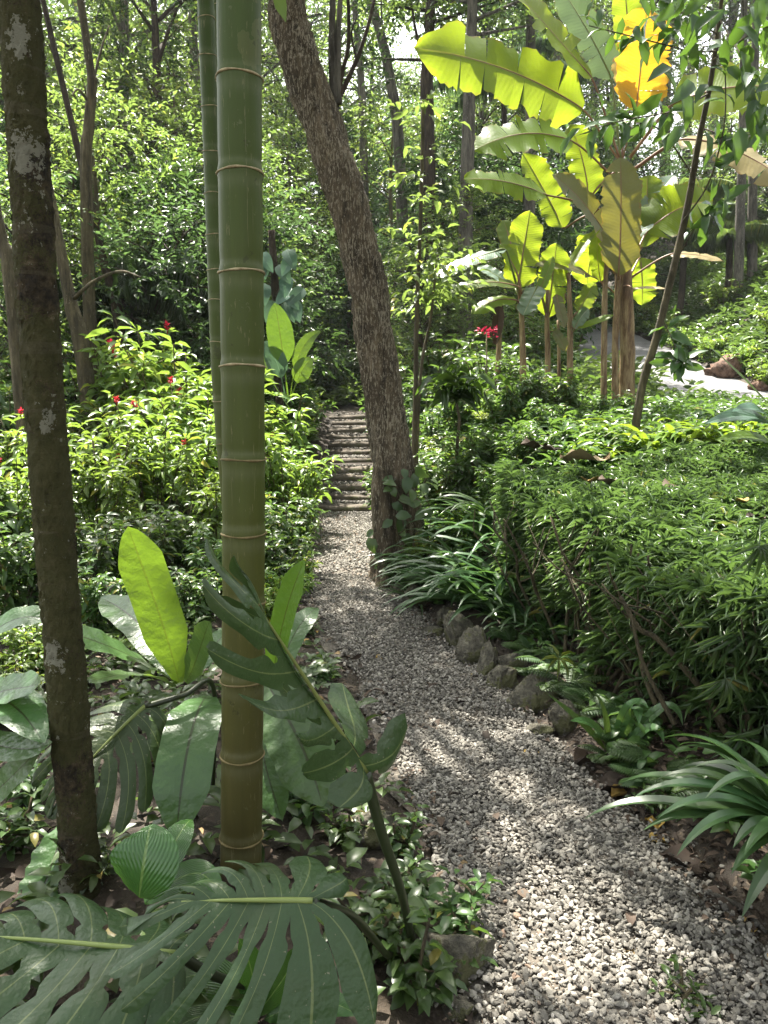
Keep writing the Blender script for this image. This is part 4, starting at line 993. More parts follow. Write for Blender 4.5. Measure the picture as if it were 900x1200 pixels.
# ------------------------------------------------------------------ clipped hedge
def hedge_front(x):                                # nearest Y of the hedge at world x
    return np.interp(x, [.95, 1.04, 1.14, 1.3, 1.5, 1.9, 4.5], [5.1, 4.3, 3.65, 3.12, 2.75, 2.45, 2.3])
def hedge_top(x, y): return .80 + .115 * (y - 3.0) + .05 * np.sin(2.7 * x + y) + .045 * np.sin(3.9 * y - 2 * x) + .03 * np.sin(9 * x + 7 * y)
ho = thing('hedge', 'broad clipped hedge of narrow green leaves on bare twisted stems, right of the path', 'hedge', (2.2, 4.6, tz(2.2, 4.6)))
def rosettes(mb, P, up, L, W, n, spread, tint=None):
    N = len(P); an = R.random((N, 1)) * 6.28 + np.arange(n)[None, :] * 2.4 + R.normal(size=(N, n)) * .2
    el = np.clip(R.normal(.45, .38, (N, n)), -.5, 1.4)
    d = np.stack([np.cos(an) * np.cos(el), np.sin(an) * np.cos(el), np.sin(el)], -1) + up[:, None, :] * spread
    s = R.uniform(.6, 1.2, (N, n)); d = d.reshape(-1, 3)
    base = np.repeat(P, n, 0) + d * .01 + Zv * (R.random((N * n, 1)) * .05 - .05)
    tn = np.clip(np.repeat(R.random(N), n) * .75 + R.random(N * n) * .27, 0, 1)
    leaves(mb, base, d, Zv + R.normal(size=d.shape) * .4, L * s.ravel(), W * s.ravel(), S3, tn)
N = 12000
x = R.uniform(.88, 4.6, N); f = hedge_front(x); y = f + (6.6 - f) * R.random(N) ** 1.15
m = (y < 5.7 + .5 * ss(1, 2.2, x) + .25 * np.sin(3 * x)) & (y > f + .04)
x, y = x[m], y[m]
mb = MB()
top = hedge_top(x, y) - .20 * np.exp(-((y - hedge_front(x)) / .2) ** 2) - .18 * R.random(len(x)) ** 2.2 - .30 * np.exp(-((x - .95) / .3) ** 2) * R.random(len(x))
rosettes(mb, np.stack([x, y, top], -1), np.tile(Zv, (len(x), 1)), .088, .0125, 10, .15)
N = 2100                                           # front face: thick above, thin below
x = np.concatenate([R.uniform(.86, 1.9, N), R.uniform(1.9, 4.2, 250)]); fz = R.random(len(x)) ** .7
y = hedge_front(x) + .10 * R.normal(size=len(x)) + .05 + .22 * (1 - fz); tp_ = hedge_top(x, y); gz = terrain(x, y)
z = gz + .14 + (tp_ - gz - .16) * fz
out = nrm(np.stack([-np.ones_like(x), -.9 * np.ones_like(x), .1 * np.ones_like(x)], -1))
k = R.random(len(x)) < .2 + .8 * fz
rosettes(mb, np.stack([x, y, z], -1)[k], out[k], .115, .0125, 8, .45)
mb.build('foliage', HEDGE, ho)
mb = MB()
for k in range(150):
    x0 = R.uniform(.98, 2.6); y0 = hedge_front(x0) + .10 + R.random() * .65; z0 = tz(x0, y0)
    lean = np.array([R.normal() * .25, R.normal() * .22, 0]); t_ = hedge_top(x0, y0) - .06
    kn = [np.array([x0, y0, z0])]
    for f in (.25, .45, .65, .82, 1.): kn.append(np.array([x0, y0, z0 + (t_ - z0) * f]) + lean * f + R.normal(size=3) * np.array([.03, .03, .01]))
    c = spline(kn, 16); r_ = R.uniform(.006, .014); tube(mb, c, [r_, r_ * .8, r_ * .45], 6, R.random(), .06)
    for _ in range(3):
        s = c[R.integers(5, 12)]; d = np.array([R.normal() * .16, R.normal() * .16, .12 + .12 * R.random()]); e = s + d; e[2] = min(e[2] + .1, t_)
        tube(mb, spline([s, s + d * .5 + R.normal(size=3) * .02, e], 6), [r_ * .55, r_ * .35], 5, R.random())
mb.build('stems', STEMBARK, ho)
for pts, r_ in (([(850, 850), (822, 812), (800, 780), (770, 750), (745, 735), (730, 700)], .016), ([(880, 890), (845, 850), (818, 800), (812, 760), (806, 720)], .014), ([(792, 850), (770, 810), (750, 770), (738, 720)], .011), ([(835, 880), (828, 855), (832, 840), (850, 830)], .009)):
    b = MB(); Yv = 3.05
    tube(b, spline([at(a_, b_, Yv + .05 * i) + R.normal(size=3) * .008 for i, (a_, b_) in enumerate(pts)], 30), [r_, r_ * .6], 8, .8, .05); b.build('branch', STEMBARK, ho)
# drooping fan leaves and dead leaves caught on top of it
fan = thing('fan_leaf_plant', 'narrow fingered fan leaves hanging from the hedge side at the right edge', 'plant', g(885, 2.75)); 
for (px, py, L) in ((868, 862, .17), (882, 868, .19), (895, 850, .18), (862, 740, .17), (880, 735, .16), (845, 745, .15), (890, 640, .16), (850, 795, .14)):
    m = MB(); c = at(px, py, 2.85); n_ = 9; an = np.linspace(3.4, 6.4, n_) + R.normal(size=n_) * .1
    d = np.stack([np.cos(an), -.35 + .25 * R.normal(size=n_), np.sin(an)], -1)
    leaves(m, np.tile(c, (n_, 1)), d, np.tile(np.array([0, -1., .5]), (n_, 1)) + R.normal(size=(n_, 3)) * .2, L * R.uniform(.8, 1.1, n_), .016, S3)
    tube(m, spline([c, c + np.array([.05, .12, .04]), np.array(fan.location) + np.array([.05, .35, .5])], 8), [.003, .004], 5, .5); m.build('leaf', HEDGE, fan)
fan2 = thing('fan_leaf_plant', 'little star shaped fan leaf seedling above the mossy boulder', 'plant', g(655, 3.9))
m = MB(); c = at(655, 772, 3.85); an = np.linspace(0, 6.28, 8)[:-1]
leaves(m, np.tile(c, (7, 1)), np.stack([np.cos(an), np.sin(an) * .6 - .3, np.sin(an) * .7 - .2], -1), np.tile(np.array([0, -.6, 1.]), (7, 1)), .10, .016, S3)
m.build('leaf', FERNB, fan2); m = MB(); tube(m, [np.array(fan2.location), c], [.004, .003], 5); m.build('stem', STEMBARK, fan2)
for px, py, Y, L, W, a, tn, lab in ((685, 553, 5.9, 60, 22, .1, .97, 'large grey-brown dead leaf curled on the hedge top'), (625, 553, 5.9, 34, 14, .2, .62, 'pale brown dead leaf on the left end of hedge top'),
      (795, 570, 5.3, 42, 22, .3, .72, 'dry tan leaf cluster resting on the hedge top'), (690, 600, 4.8, 22, 14, 1.1, .91, 'orange leaf caught on the hedge shoulder'),
      (712, 606, 4.75, 30, 10, .3, .85, 'grey leaf beside the orange one on the hedge'), (868, 604, 4.5, 18, 10, 1.8, .92, 'amber leaf on the hedge near the right edge'), (645, 560, 5.8, 24, 10, -.3, .5, 'reddish dead leaf between two others on the hedge'), (885, 622, 4.3, 26, 12, .2, .3, 'dark brown leaf lying on the hedge at the right edge')):
    p = at(px, py, Y); p[2] = hedge_top(p[0], p[1]) + .045; m_ = pxm(Y); mb = MB(); flat_leaf(mb, np.zeros(3), L * m_, W * m_ * 1.5, a, tn, .22)
    tag(mb.build('fallen_leaf', DEAD), lab, 'fallen leaf', 'dead leaves lying on the hedge').location = tuple(p)

# ------------------------------------------------------------------ bananas
def banana_leaf(root, attach, pts, wpx, nh, kind='y', tears=(3, 3), sag=0., label=None, pet=RDPET, fold=.12, curl=0., pr=.014):
    """attach: petiole origin; pts: base, (mid), tip of the blade, as (px, py, Y)"""
    W = [at(*p) for p in pts]; m = pxm(pts[0][2]); A = at(*attach)
    if len(W) == 2: W = [W[0], (W[0] + W[1]) / 2 + Zv * sag, W[1]]
    b = MB(); nh = nrm(np.array(nh))
    c = blade(b, W, wpx * m * .5, nh, 40, 5, fold, .02, 5, curl, R.random() * .6, lambda u: np.clip(np.minimum((u * 7 + .1) ** .7, 1) * np.minimum(((1 - u) * 5) ** .6, 1), .02, 1), tears)
    o = b.build('leaf', BAN[kind], root, np.array(root.location))
    if label: o['label'] = label
    b = MB(); d0 = nrm(c[1] - c[0]); off = nrm(nh) * -.004
    tube(b, spline(np.vstack([[A], [(A + c[0]) / 2 + (c[0] - A) * .12 + Zv * .02], c[::8] + off]), 34), [pr, pr * .75, pr * .5, pr * .15], 8); b.build('midrib', pet, o, np.array(root.location))
    return o
def pstem(root, pts, w0, w1, Y):
    P_ = [at(a_, b_, Y) for a_, b_ in pts]; P_[0][2] = tz(P_[0][0], P_[0][1]) - .05; b = MB(); m = pxm(Y)
    tube(b, spline(P_, 40), [w0 * m * .58, w0 * m * .5, w1 * m * .5], 16, .5, .03); return b.build('stem', PSTEM, root)
BY = 9.6
ba = thing('banana_plant', 'tallest banana plant with huge sunlit yellow-green leaves by the grey road', 'plant', g(735, BY), 'banana plants')
pstem(ba, [(735, 480), (735, 400), (732, 300), (730, 195)], 16, 8, BY); pstem(ba, [(722, 480), (721, 400), (724, 330), (727, 200)], 7, 5, BY - .08)
B = lambda *a, **k: banana_leaf(ba, *a, **k)
A0 = (728, 192, BY)
B(A0, [(683, 128, 9.45), (600, 70, 9.2), (484, 56, 9.0)], 74, (0, -.95, .40), 'y', (4, 7), pet=RDPET, fold=-.05, label='long leaf reaching furthest left')
B(A0, [(694, 92, 9.5), (650, 40, 9.4), (588, -28, 9.3)], 56, (.5, -.7, .5), 'y', (3, 3), label='wide leaf rising to the upper left')
B(A0, [(716, 92, 9.7), (695, 40, 9.8), (650, -25, 9.9)], 34, (-.6, -.6, .5), 'b', (2, 2), pet=PETIOLE, label='bluish upright leaf')
B(A0, [(739, 66, 9.9), (735, 20, 9.9), (730, -40, 9.9)], 30, (-.3, -.9, .2), 'y', (2, 2))
B(A0, [(745, 132, 9.3), (752, 70, 9.25), (758, 8, 9.3)], 60, (.08, -.95, .35), 'o', (3, 2), fold=.2, pr=.010, label='bright orange-yellow upright leaf')
B((738, 150, 9.4), [(738, 125, 9.35), (731, 95, 9.3), (722, 66, 9.35)], 26, (.3, -.9, .2), 'p', (1, 1), pr=.008, label='small dull orange folded leaf')
B((738, 185, BY), [(788, 122, 9.3), (850, 92, 9.0), (930, 104, 8.8)], 64, (.0, -.9, .5), 'y', (4, 4), fold=-.1, pr=.02)
B((741, 200, BY), [(796, 164, 9.3), (850, 158, 9.0), (925, 214, 8.8)], 56, (.25, -.75, .6), 'p', (3, 4), fold=-.15, pr=.022, label='tan backed leaf at the right picture edge')
B((716, 205, BY), [(672, 166, 9.5), (615, 142, 9.3), (556, 176, 9.2)], 54, (0, -.85, .55), 'y', (6, 6), fold=-.1)
B((722, 200, BY), [(690, 232, 9.75), (686, 185, 9.8), (668, 145, 9.9)], 36, (.1, -1, .2), 'y', (2, 3))
B((718, 240, BY), [(660, 267, 9.85), (640, 225, 9.85), (612, 178, 9.8)], 42, (.3, -.9, .3), 'y', (2, 3))
B((715, 250, BY), [(640, 228, 9.6), (590, 206, 9.4), (543, 210, 9.3)], 38, (.0, -.8, .6), 'y', (4, 5), fold=-.1)
B((725, 330, BY), [(725, 322, 9.1), (729, 250, 9.05), (727, 184, 9.1)], 44, (-.03, -1., .08), 'd', (0, 1), fold=.18, pr=.012, label='broad upright leaf facing the camera, its shade painted olive')  # olive colour stands in for shade from the leaf above
B((722, 330, BY), [(719, 290, 9.3), (690, 235, 9.2), (647, 204, 9.1)], 34, (.35, -.8, .5), 'd', (1, 2), label='olive leaf leaning left in front of the stem')
B((722, 345, BY), [(692, 323, 9.2), (660, 306, 9.1), (626, 311, 9.0)], 18, (0, -.6, .8), 'd', (1, 1), fold=-.1, pr=.009)
B((735, 320, BY), [(758, 272, 9.9), (795, 235, 9.9), (836, 236, 9.9)], 60, (.1, -.85, .55), 'y', (4, 4))
B((735, 310, BY), [(752, 290, 10.), (760, 240, 10.1), (758, 205, 10.2)], 36, (-.3, -.9, .3), 'g', (2, 2))
B((733, 330, BY), [(785, 298, 9.4), (815, 295, 9.3), (848, 306, 9.2)], 16, (.0, -.55, .85), 'p', (1, 2), fold=-.1)
B((733, 335, BY), [(750, 302, 9.9), (754, 325, 9.9), (752, 358, 9.9)], 32, (0, -1., .2), 'y', (2, 2))
B((728, 335, BY), [(742, 338, 9.3), (760, 334, 9.2), (780, 338, 9.1)], 10, (.0, -.5, .85), 'p', (0, 1), fold=-.1, pr=.008)
B((720, 320, BY), [(700, 275, 9.9), (690, 300, 9.95), (688, 335, 10.)], 42, (0, -1., .2), 'y', (3, 3))
B((735, 300, BY), [(745, 280, 9.9), (770, 225, 10.1), (790, 205, 10.3)], 26, (-.4, -.8, .4), 'b', (2, 2), pet=PETIOLE)
b2 = thing('banana_plant', 'slim banana stem with one small yellow leaf just left of the tallest one', 'plant', g(708, 9.3), 'banana plants')
pstem(b2, [(708, 478), (708, 400), (709, 340), (712, 290)], 6.5, 4, 9.3)
banana_leaf(b2, (709, 345, 9.3), [(704, 330, 9.3), (698, 300, 9.35), (700, 265, 9.4)], 20, (0, -1., .2), 'y', (1, 1), pr=.008)
banana_leaf(b2, (709, 330, 9.3), [(718, 300, 9.35), (722, 280, 9.4), (738, 262, 9.4)], 12, (0, -1., .2), 'g', (1, 1), pr=.008)
b3 = thing('banana_plant', 'slender banana with brown stem and small leaves in the middle of the clump', 'plant', g(668, 9.1), 'banana plants')
pstem(b3, [(669, 480), (668, 420), (668, 370), (666, 320)], 6.5, 4.5, 9.1)
banana_leaf(b3, (668, 395, 9.1), [(677, 384, 9.0), (695, 378, 9.), (719, 369, 9.)], 11, (0, -.6, .8), 'y', (0, 0), pr=.006)
banana_leaf(b3, (667, 380, 9.1), [(677, 365, 9.1), (686, 350, 9.1), (697, 331, 9.1)], 22, (.4, -.9, .3), 'g', (1, 1), pr=.008)
banana_leaf(b3, (667, 385, 9.1), [(673, 385, 9.0), (680, 370, 9.), (690, 362, 9.)], 15, (.5, -.7, .5), 'b', (0, 1), pr=.006)
banana_leaf(b3, (667, 360, 9.1), [(657, 330, 9.2), (672, 300, 9.3), (698, 270, 9.4)], 12, (-.5, -.7, .3), 'y', (1, 1), pr=.008)
b4 = thing('banana_plant', 'banana plant with glowing pale yellow leaf left of the clump centre', 'plant', g(641, 9.0), 'banana plants')
pstem(b4, [(642, 480), (642, 420), (641, 380), (642, 340)], 6, 4.5, 9.0)
banana_leaf(b4, (642, 385, 9.0), [(641, 372, 9.1), (648, 325, 9.1), (652, 284, 9.15)], 34, (.05, -1, .15), 'y', (1, 1), label='pale glowing upright leaf')
banana_leaf(b4, (642, 370, 9.0), [(630, 335, 8.9), (622, 350, 8.8), (613, 370, 8.75)], 26, (-.3, -.7, .6), 'b', (1, 1), pet=PETIOLE, label='whitish drooping leaf')
banana_leaf(b4, (642, 375, 9.0), [(652, 345, 8.9), (655, 360, 8.85), (662, 385, 8.8)], 16, (.3, -.8, .4), 'd', (1, 1), pr=.008)
banana_leaf(b4, (642, 380, 9.0), [(632, 340, 8.9), (640, 325, 8.9), (648, 300, 8.9)], 14, (-.5, -.8, .3), 'g', (1, 1), pr=.008)
banana_leaf(b4, (642, 395, 9.0), [(648, 388, 8.9), (655, 392, 8.9), (663, 412, 8.9)], 14, (.2, -.8, .4), 'd', (1, 1), pr=.006)
b5 = thing('banana_plant', 'leftmost banana plant with arching leaves and one upright bright leaf', 'plant', g(613, 9.0), 'banana plants')
pstem(b5, [(614, 480), (613, 430), (612, 390), (610, 345)], 7, 5, 9.0)
banana_leaf(b5, (610, 360, 9.0), [(606, 338, 9.05), (613, 295, 9.1), (621, 246, 9.15)], 38, (0, -1, .15), 'y', (1, 1), label='upright bright yellow-green leaf')
banana_leaf(b5, (610, 350, 9.0), [(592, 292, 8.8), (550, 300, 8.6), (506, 328, 8.5)], 22, (.1, -.45, .9), 'b', (1, 2), pet=PETIOLE, fold=-.1, label='pale arching leaf reaching left')
banana_leaf(b5, (610, 360, 9.0), [(608, 336, 8.8), (568, 322, 8.7), (520, 343, 8.6)], 18, (0, -.6, .8), 'g', (1, 2), fold=-.1)
banana_leaf(b5, (611, 370, 9.0), [(606, 352, 8.8), (578, 345, 8.7), (553, 368, 8.6)], 20, (0, -.7, .7), 'y', (1, 1), fold=-.1)
banana_leaf(b5, (610, 350, 9.0), [(600, 335, 9.2), (580, 320, 9.3), (560, 312, 9.4)], 18, (0, -.7, .7), 'b', (1, 1), pet=PETIOLE)
banana_leaf(b5, (611, 345, 9.0), [(602, 300, 9.2), (598, 280, 9.3), (590, 258, 9.4)], 24, (0, -1, .15), 'g', (0, 0))
banana_leaf(b5, (611, 345, 9.0), [(606, 320, 9.0), (596, 300, 9.0), (588, 285, 9.1)], 16, (.3, -1, .15), 'y', (0, 1))
b6 = thing('banana_plant', 'dead withered banana stem with a hanging brown leaf, behind the leftmost one', 'plant', g(580, 9.6), 'banana plants')
pstem(b6, [(582, 470), (584, 430), (585, 390), (586, 355)], 6, 4, 9.6)
mb = MB(); blade(mb, [at(586, 356, 9.55), at(582, 385, 9.5), at(580, 405, 9.5)], .07, np.array([0, -1, .1]), 12, 3, .6, .3, 4, 0, .6); mb.build('leaf', DEAD, b6)
mb = MB(); tube(mb, spline([at(655, 478, 9.5), at(655, 420, 9.5), at(654, 375, 9.5)], 12), [.025, .016], 8); tag(mb.build('dead_stem', PSTEM, None, at(655, 478, 9.5)), 'dry pale cut stem standing between two bananas of the clump', 'stem')

# ------------------------------------------------------------------ sapling in front of the bananas, with overhanging leaves
sap = thing('sapling', 'thin leaning sapling with dark oval leaves in front of the bananas', 'tree', g(742, 7.3))
S0 = [at(*p) for p in ((742, 492, 7.3), (752, 455, 7.25), (768, 400, 7.2), (788, 320, 7.1), (806, 240, 7.0), (818, 170, 6.9), (832, 100, 6.8), (842, 30, 6.7), (850, -40, 6.6))]; S0[0][2] = tz(S0[0][0], S0[0][1]) - .03
mb = MB(); tube(mb, spline(S0, 60), [.042, .036, .03, .022, .014], 10, 0, .03); mb.build('trunk', STEMBARK, sap)
mb, tb = MB(), MB()
def oval(px, py, Y, dx, dy, L, W=.42):
    d = np.array([dx, R.normal() * .35, -dy]); leaves(mb, [at(px, py, Y)], [d], [np.array([R.normal() * .5, -1., .5 + R.normal() * .4])], L, L * W, S6)
tw = [[(812, 205, 7), (770, 150, 6.8), (715, 145, 6.7)], [(830, 110, 6.8), (790, 130, 6.6), (735, 140, 6.5), (700, 150, 6.5)], [(836, 70, 6.7), (880, 40, 6.5), (930, 20, 6.4)], [(800, 260, 7), (830, 215, 6.8), (848, 150, 6.6), (850, 90, 6.5), (845, 20, 6.4)], [(795, 300, 7.1), (820, 260, 6.9), (850, 235, 6.7)],
      [(775, 372, 7.2), (785, 392, 7.1), (792, 408, 7.)], [(760, 425, 7.2), (785, 420, 7.1), (800, 428, 7.1)], [(822, 150, 6.9), (860, 160, 6.7), (910, 150, 6.6)], [(840, 40, 6.7), (800, 15, 6.5), (760, 20, 6.4)], [(842, 20, 6.7), (870, 70, 6.4), (890, 130, 6.3)], [(838, 60, 6.7), (810, 60, 6.5), (770, 50, 6.3), (690, 30, 6.2)]]
for c in tw:
    p = spline([at(*q_) for q_ in c], 24); tb = MB(); tube(tb, p, [.008, .004], 5); tb.build('twig', STEMBARK, sap)
    n_ = 16; idx = R.integers(8, 25, n_)
    d = nrm(np.gradient(p, axis=0))[idx] * .4 + R.normal(size=(n_, 3)) * .7 - Zv * .25
    s = R.uniform(.14, .25, n_); leaves(mb, p[idx], d, np.tile(np.array([0, -.7, .8]), (n_, 1)) + R.normal(size=(n_, 3)) * .5, s, s * .45, S6)
for a_ in ((793, 395, 7.05, -.1, -.9, .11), (760, 425, 7.1, 1., 0, .20), (797, 408, 7.05, .8, .9, .17), (795, 420, 7.05, .3, .9, .13), (782, 368, 7.1, .6, -.5, .12), (835, 210, 6.6, .1, 1, .17), (848, 235, 6.6, .1, 1, .15), (838, 140, 6.5, .3, 1, .16), (800, 165, 6.5, .8, .6, .14), (815, 10, 6.3, .5, .8, .24), (850, 10, 6.3, -.7, .7, .25), (880, 15, 6.3, -.5, .9, .27), (850, 45, 6.3, .2, 1, .22), (790, 5, 6.3, -.8, .9, .22), (875, 50, 6.2, .6, .4, .24), (890, 90, 6.2, -.5, .7, .18), (730, 20, 6.2, -.1, 1, .15), (705, 10, 6.2, -.3, 1, .15), (745, 30, 6.2, .1, 1, .16), (718, 40, 6.3, -.2, .9, .15), (680, 150, 6.5, -.6, .5, .16), (668, 160, 6.5, -.5, .8, .16), (690, 165, 6.5, .2, 1, .15), (720, 135, 6.5, .8, -.4, .15), (705, 128, 6.5, -.3, -.8, .14), (845, 215, 6.6, .4, 1., .15)):
    oval(*a_)
for _ in range(46):
    oval(R.uniform(770, 930), 175 * R.random() ** 1.6 - 20, R.uniform(5.6, 6.4), R.normal() * .6, R.uniform(.2, 1), R.uniform(.16, .27))
mb.build('foliage', GLOSS, sap)
# big-leaved plant at the right edge behind the hedge
rp = thing('broad_leaf_plant', 'plant with broad pale green leaves at the right edge behind the hedge', 'plant', g(905, 6.3))
for a0, a1, a2, w_, k in (((905, 500), (880, 476), (825, 497), 30, EAR), ((905, 520), (880, 505), (838, 516), 22, NESTB), ((905, 495), (890, 470), (858, 482), 26, EAR), ((905, 480), (870, 440), (830, 405), 14, NESTB), ((905, 520), (925, 480), (960, 470), 30, EAR)):
    b = MB(); blade(b, [at(*a0, 6.3), at(*a1, 6.1), at(*a2, 5.95)], w_ * pxm(6.1) * .5, nrm(np.array([0, -.6, .8])), 20, 4, .15, .03, 3, 0, .5, lambda u: np.clip(np.sin(np.pi * u ** .6) ** .8, .02, 1)); b.build('leaf', k, rp)

# thin bare saplings right of the leaning tree
for pts, r_, lab in (([(481, 545, 8.0), (487, 470, 8.0), (488, 380, 8.0), (493, 250, 8.0), (496, 120, 8.0)], .030, 'straight thin pole sapling right of the leaning tree'),
                     ([(486, 530, 8.2), (492, 450, 8.2), (505, 370, 8.2), (512, 300, 8.2)], .020, 'second thinner sapling crossing the straight pole one'),
                     ([(533, 560, 7.6), (536, 520, 7.6), (538, 490, 7.6), (533, 465, 7.6)], .020, 'short brown stemmed sapling with a whorl of dark leaves')):
    p = [at(*q_) for q_ in pts]; p[0][2] = tz(p[0][0], p[0][1]) - .02
    o = thing('sapling', lab, 'tree', (p[0][0], p[0][1], p[0][2]))
    mb = MB(); c = spline(p, 40); tube(mb, c, [r_, r_ * .5], 8, .5, .03); mb.build('trunk', STEMBARK, o)
    mb = MB(); n_ = 34; idx = R.integers(22, 41, n_) if r_ > .021 or len(pts) > 4 else R.integers(30, 41, n_)
    if 'short' in lab:
        idx = np.full(n_, 40); d = rdir(n_, -.5, .5); s = R.uniform(.2, .36, n_); leaves(mb, c[idx] + Zv * (R.random((n_, 1)) * .35 - .1), d, Zv + R.normal(size=(n_, 3)) * .3, s, s * .3, S3)
        for k in range(5):
            d = nrm(np.array([math.cos(k * 1.3), math.sin(k * 1.3), .6])); b_ = spline([c[38], c[38] + d * .2, c[38] + d * .42], 6); tw_ = MB(); 
            leaves(mb, b_[R.integers(2, 7, 8)], rdir(8, -.4, .4), Zv + R.normal(size=(8, 3)) * .3, .24, .07, S3)
            tube(mb, b_, [.006, .004], 4, .1)
    else:
        st = c[idx] + R.normal(size=(n_, 3)) * .12; twigs(mb, st, rdir(n_, -.2, .6), .35, 6, .12, .05, S6, .3)
    mb.build('foliage', GLOSS if 'short' in lab else FOREST[1], o)
# climbing leaves on the leaning tree foot
cl = thing('climbing_vine', 'small leafy vine climbing the foot of the leaning tree', 'vine', at(460, 640, 6.75))
mb, sb = MB(), MB()
for pts in ([(470, 660), (462, 600), (455, 560), (447, 545)], [(475, 650), (470, 590), (462, 565), (458, 540)], [(490, 640), (485, 580), (478, 555), (488, 545)], [(500, 640), (505, 600), (495, 575), (500, 560)], [(455, 660), (440, 640), (438, 615)]):
    c = spline([at(a_, b_, 6.72) for a_, b_ in pts], 16); tube(sb, c, .005, 5)
    n_ = 7; idx = R.integers(0, 17, n_); d = rdir(n_, -.7, .2); d[:, 1] = -np.abs(d[:, 1]) * .5; s = R.uniform(.08, .16, n_)
    leaves(mb, c[idx] + R.normal(size=(n_, 3)) * .035, d, np.tile(np.array([0, -.8, .6]), (n_, 1)) + R.normal(size=(n_, 3)) * .3, s, s * .75, S6)
mb.build('foliage', COVER, cl); sb.build('stems', STEMBARK, cl)
for px, py, Y, lab in ((478, 690, 6.3, 'low broad leafed seedling at the right foot of the leaning tree'),):
    s, f, fl = shrub_parts(.28, .28, 9, 5, .13, .06, 2); o = thing('seedling', lab, 'plant', gp(px, py)); s2 = MB()
    for mbx, nm, mt_ in ((s, 'stems', STEMBARK), (f, 'foliage', COVER)): mbx.build(nm, mt_, o, np.zeros(3))
# big-leaf philodendron between bamboo and leaning tree
ph = thing('philodendron', 'climber with blue-green hanging leaves between bamboo and leaning tree', 'plant', g(330, 11.5))
mb = MB(); tube(mb, spline([np.array(ph.location), at(326, 400, 11.5), at(322, 330, 11.5), at(318, 270, 11.5)], 20), [.07, .05], 10, 0, .05); mb.build('stem', DARKBARK, ph)
for k in range(16):
    px, py = 300 + 62 * R.random(), 285 + 70 * R.random(); a_ = R.normal() * .6; L = 30
    mb = MB(); b0 = at(px, py, 11.3); b2_ = at(px + L * math.sin(a_), py + L * .9 * math.cos(a_), 11.2); blade(mb, [b0, (b0 + b2_) / 2 - np.array([0, .06, 0]), b2_], 8 * pxm(11.3), np.array([R.normal() * .3, -1, .4]), 10, 3, .15, 0, 1, 0, R.random(), lambda u: np.clip(np.sin(np.pi * u ** .6) ** .8, .02, 1)); mb.build('leaf', EAR, ph)
pa = thing('broad_leaf_plant', 'plant with paddle shaped pale leaves between bamboo and leaning tree', 'plant', g(335, 10.6))
for a0, a1, a2, w_, mt_ in (((338, 470), (330, 395), (322, 355), 30, NESTB), ((340, 470), (345, 400), (376, 388), 16, NESTB), ((335, 470), (328, 420), (310, 400), 24, EAR), ((340, 470), (352, 430), (366, 420), 22, NESTB), ((340, 480), (300, 420), (296, 395), 20, NEST)):
    b = MB(); blade(b, [at(*a0, 10.6), at(*a1, 10.5), at(*a2, 10.5)], w_ * pxm(10.5) * .5, nrm(np.array([.1, -.9, .4])), 20, 4, .12, .03, 3, 0, .5, lambda u: np.clip((u > .35) * np.sin(np.pi * np.clip((u - .33) / .67, 0, 1) ** .7) ** .7 + .06, .02, 1)); b.build('leaf', mt_, pa)

# ================================================================== GROUND COVER
def cover(mb, x, y, L, W, n, h, shape=S6, nz=.3):
    N = len(x); z = terrain(x, y)
    an = R.random((N, 1)) * 6.28 + np.arange(n)[None, :] * 2.4; el = R.uniform(-.2, .7, (N, n))
    d = np.stack([np.cos(an) * np.cos(el), np.sin(an) * np.cos(el), np.sin(el)], -1).reshape(-1, 3)
    hh = (h * R.random((N, 1)) * np.ones((1, n)) * (.4 + .6 * R.random((N, n)))).ravel()
    P = np.repeat(np.stack([x, y, z + .01], -1), n, 0) + Zv * hh[:, None] + d * .02
    s = R.uniform(.55, 1.2, N * n)
    leaves(mb, P, d, Zv + R.normal(size=d.shape) * nz, L * s, W * s, shape, np.clip(np.repeat(R.random(N), n) * .7 + .3 * R.random(N * n), 0, 1))
def scatter(n, x0, x1, y0, y1):
    return R.uniform(x0, x1, n), R.uniform(y0, y1, n)
mb = MB()
x, y = scatter(2600, -5, .4, 1.5, 7.); el = np.interp(y, PY, PL) - x
dens = .25 + .75 * (np.sin(2.1 * x + 1.2 * y) + np.sin(3.1 * y - 1.7 * x) > -.3)
m = (el > .03 + .14 * R.random(len(x))) & (R.random(len(x)) < dens * np.where(y < 3.2, .55, .9)); cover(mb, x[m], y[m], .085, .045, 6, .16)
x, y = scatter(3000, -8, -.6, 6, 12); el = np.interp(y, PY, PL) - x; m = el > .1; cover(mb, x[m], y[m], .12, .055, 6, .3)
tag(mb.build('bed_ground_cover', COVER), kind='stuff')
mb = MB()
x, y = scatter(900, -.2, 1.7, 2.2, 6.6); er = x - np.interp(y, PY, PR); m = (er > np.where(y < 3.3, .10, .26)) & (er < .9) & (R.random(len(x)) < .85); cover(mb, x[m], y[m], .075, .042, 5, .14)
x, y = scatter(3600, 0., 5.2, 6.3, 11.8); er = x - np.interp(y, PY, PR); d_, _, s_ = road_near(x, y); m = (er > .2) & (d_ > ROAD_W + .1); cover(mb, x[m], y[m], .14, .045, 7, .30)
x, y = scatter(2600, .4, 5.5, 11.5, 20); d_, _, s_ = road_near(x, y); m = (d_ > ROAD_W + .1); cover(mb, x[m], y[m], .14, .06, 6, np.where(x[m][:, None] > 2.6, .15, .4))
tag(mb.build('bank_ground_cover', SHRUBD), kind='stuff')
mb = MB()
x, y = scatter(16000, 5.5, 17, 8, 30); d_, _, s_ = road_near(x, y); m = (d_ > ROAD_W + .05) & (s_ > 0); cover(mb, x[m], y[m], .20, .085, 7, .45, S2)
tag(mb.build('hillside_ground_cover', COVER), kind='stuff')
mb = MB()
